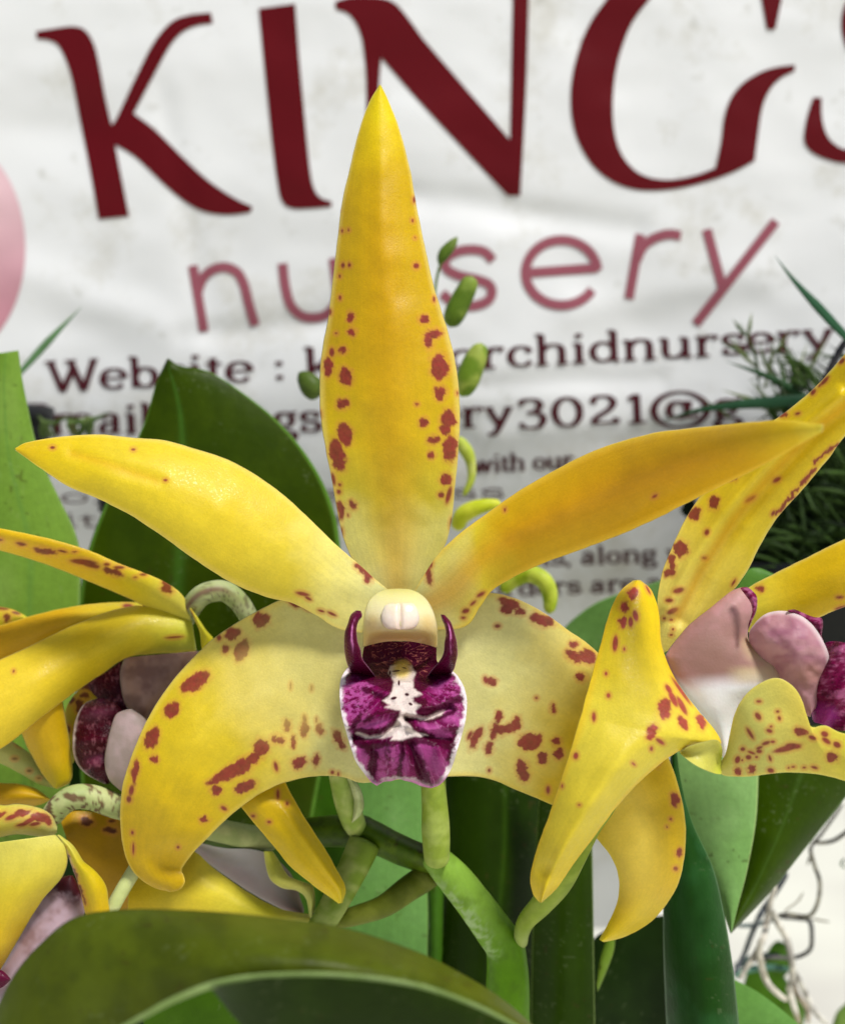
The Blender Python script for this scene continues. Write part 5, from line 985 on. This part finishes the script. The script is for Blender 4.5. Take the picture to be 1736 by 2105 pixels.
for (ax, ay, bx, by) in [(1560, 800, 1520, 660), (1560, 760, 1500, 690), (1570, 800, 1590, 690), (1590, 830, 1660, 700), (1540, 730, 1480, 700), (1535, 700, 1545, 640), (1600, 790, 1560, 700), (1640, 800, 1600, 720), (1530, 690, 1505, 655), (1580, 740, 1620, 680), (1650, 780, 1700, 690), (1610, 840, 1480, 800), (1500, 860, 1440, 820), (1600, 860, 1540, 780), (1660, 850, 1590, 760)]:
    sprig.append(([(ax, ay, 286), ((ax + bx) / 2 + rr.uniform(-12, 12), (ay + by) / 2, 285), (bx, by, 285 + rr.uniform(-4, 4))], rr.uniform(5, 9)))
blade_mesh('sprig', gp, sprig, (66, 84, 48), (120, 130, 84))
wr = Thing('support_wire', 'dark curved wire crossing the banner above the grassy plant', 'wire', (1800, 640, 272))
tube('wire', wr, [(1800, 640, 270), (1740, 700, 270), (1715, 740, 270), (1690, 790, 271), (1650, 850, 272)], [8, 8, 8, 7], mat='plastic', paint=lambda x, y, u, s: np.tile(lin((40, 38, 42)), x.shape + (1,)), n=12)
gl = Thing('grass_tuft', 'thin green blade and leaf litter beside the pale leaf at the left edge', 'plant', (60, 900, 290))
blade_mesh('blade', gl, [([(20, 790, 286), (60, 745, 286), (110, 690, 286), (168, 630, 287)], 16)], (96, 130, 88), (96, 130, 88))
sp_ = []
for i in range(14):
    x0 = 90 + rr.uniform(-20, 100); y0 = 900
    sp_.append(([(x0, y0, 292), (x0 + rr.uniform(-30, 30), y0 - 30, 290), (x0 + rr.uniform(-60, 60), y0 - rr.uniform(20, 60), 290)], rr.uniform(6, 12)))
blade_mesh('foliage', gl, sp_, (60, 84, 40), (110, 130, 74))

rt = Thing('aerial_roots', 'tangle of thin grey wiry roots over the bright ground at the lower right', 'roots', (1620, 2105, 300))
RT = lambda a, b_: (lambda x, y, u, s: mixc(np.tile(lin(a), x.shape + (1,)), lin(b_), smooth(.4, .65, fbm(x / 20, y / 20, 191))))
zr = lambda L, d: [(1378.3 + x * .2497, 1579.3 + y * .2497, d + (k % 3) * 1.5) for k, (x, y) in enumerate(L)]
for L_, w, ca, cb, d in [
    ([(1500, 480), (1400, 560), (1330, 600), (1250, 615), (1150, 610)], 5.5, (110, 104, 88), (60, 58, 50), 285),
    ([(1420, 290), (1340, 400), (1240, 540), (1160, 640), (1150, 720), (1120, 800)], 4.5, (120, 116, 104), (70, 66, 60), 287),
    ([(1140, 650), (1180, 800), (1225, 940), (1210, 1100), (1150, 1210), (1050, 1215), (960, 1200), (860, 1220)], 5.5, (120, 116, 100), (60, 58, 52), 283),
    ([(900, 1230), (1050, 1240), (1140, 1260), (1160, 1380), (1140, 1500), (1020, 1560), (860, 1560), (700, 1580)], 6, (90, 88, 84), (50, 50, 50), 288),
    ([(1150, 1240), (1260, 1260), (1310, 1270)], 3, (170, 160, 140), (120, 116, 104), 290),
    ([(960, 860), (900, 960), (820, 1080), (740, 1200), (660, 1380), (600, 1540), (520, 1700)], 8, (120, 124, 124), (70, 74, 78), 280),
    ([(860, 960), (820, 1100), (790, 1260), (760, 1400), (700, 1520), (560, 1740)], 8, (110, 104, 94), (190, 184, 172), 278),
    ([(820, 1150), (880, 1280), (950, 1400), (990, 1560), (1000, 1700), (970, 1900)], 9, (206, 200, 188), (130, 126, 118), 276),
    ([(740, 1400), (730, 1540), (780, 1740), (860, 1840), (960, 1920)], 9, (196, 190, 176), (150, 144, 128), 274),
    ([(1000, 1640), (1060, 1760), (1130, 1900), (1180, 2000), (1300, 2120)], 8, (196, 192, 182), (120, 116, 110), 280),
    ([(1000, 1700), (1030, 1850), (1120, 1980), (1130, 2110)], 7, (150, 140, 122), (96, 88, 76), 284),
    ([(960, 1780), (1010, 1950), (1060, 2110)], 8, (206, 200, 190), (150, 140, 120), 279),
    ([(540, 1300), (700, 1290), (900, 1230)], 6, (80, 92, 92), (56, 66, 66), 292),
    ([(520, 1640), (700, 1560), (900, 1540)], 10, (24, 34, 32), (40, 60, 56), 292),
    ([(520, 1720), (640, 1660), (820, 1640), (980, 1660)], 9, (60, 92, 80), (84, 120, 104), 289),
    ([(1433, 740), (1400, 790), (1440, 830)], 3, (60, 90, 70), (90, 110, 84), 290),
    ([(930, 1180), (1040, 1100), (1090, 1020)], 3, (150, 146, 134), (120, 116, 104), 282)]:
    tube('root', rt, zr(L_, d), [w * .7, w * .78, w * .74, w * .6], mat='root', paint=RT(tuple(min(255, int(v * 1.12)) for v in ca), tuple(min(255, int(v * 1.2)) for v in cb)), n=10)
gb = Thing('young_plant', 'small bright green plant low behind the roots at the lower right', 'plant', (1600, 2150, 310))
for A_, B_, cc in [([(1565, 2010), (1575, 1960), (1595, 1935), (1615, 1940)], [(1590, 2020), (1620, 2000), (1625, 1970), (1618, 1942)], (60, 96, 14)), ([(1520, 2060), (1535, 2000), (1560, 1985), (1600, 1990)], [(1560, 2120), (1600, 2090), (1625, 2040), (1605, 1995)], (74, 116, 20)), ([(1700, 2160), (1715, 2090), (1740, 2060), (1800, 2000)], [(1730, 2160), (1760, 2110), (1780, 2070), (1802, 2002)], (120, 150, 70)),
                   ([(1590, 2150), (1580, 2100), (1600, 2060), (1640, 2040)], [(1640, 2150), (1650, 2110), (1655, 2080), (1642, 2042)], (84, 120, 40))]:
    surf('leaf', gb, A_, B_, [306, 305, 306], C=1.5, mat='leaf', res=3, paint=leafp(cc, (100, 150, 50), seed=33))

for o in bpy.data.objects:
    if '_org' in o.keys(): del o['_org']
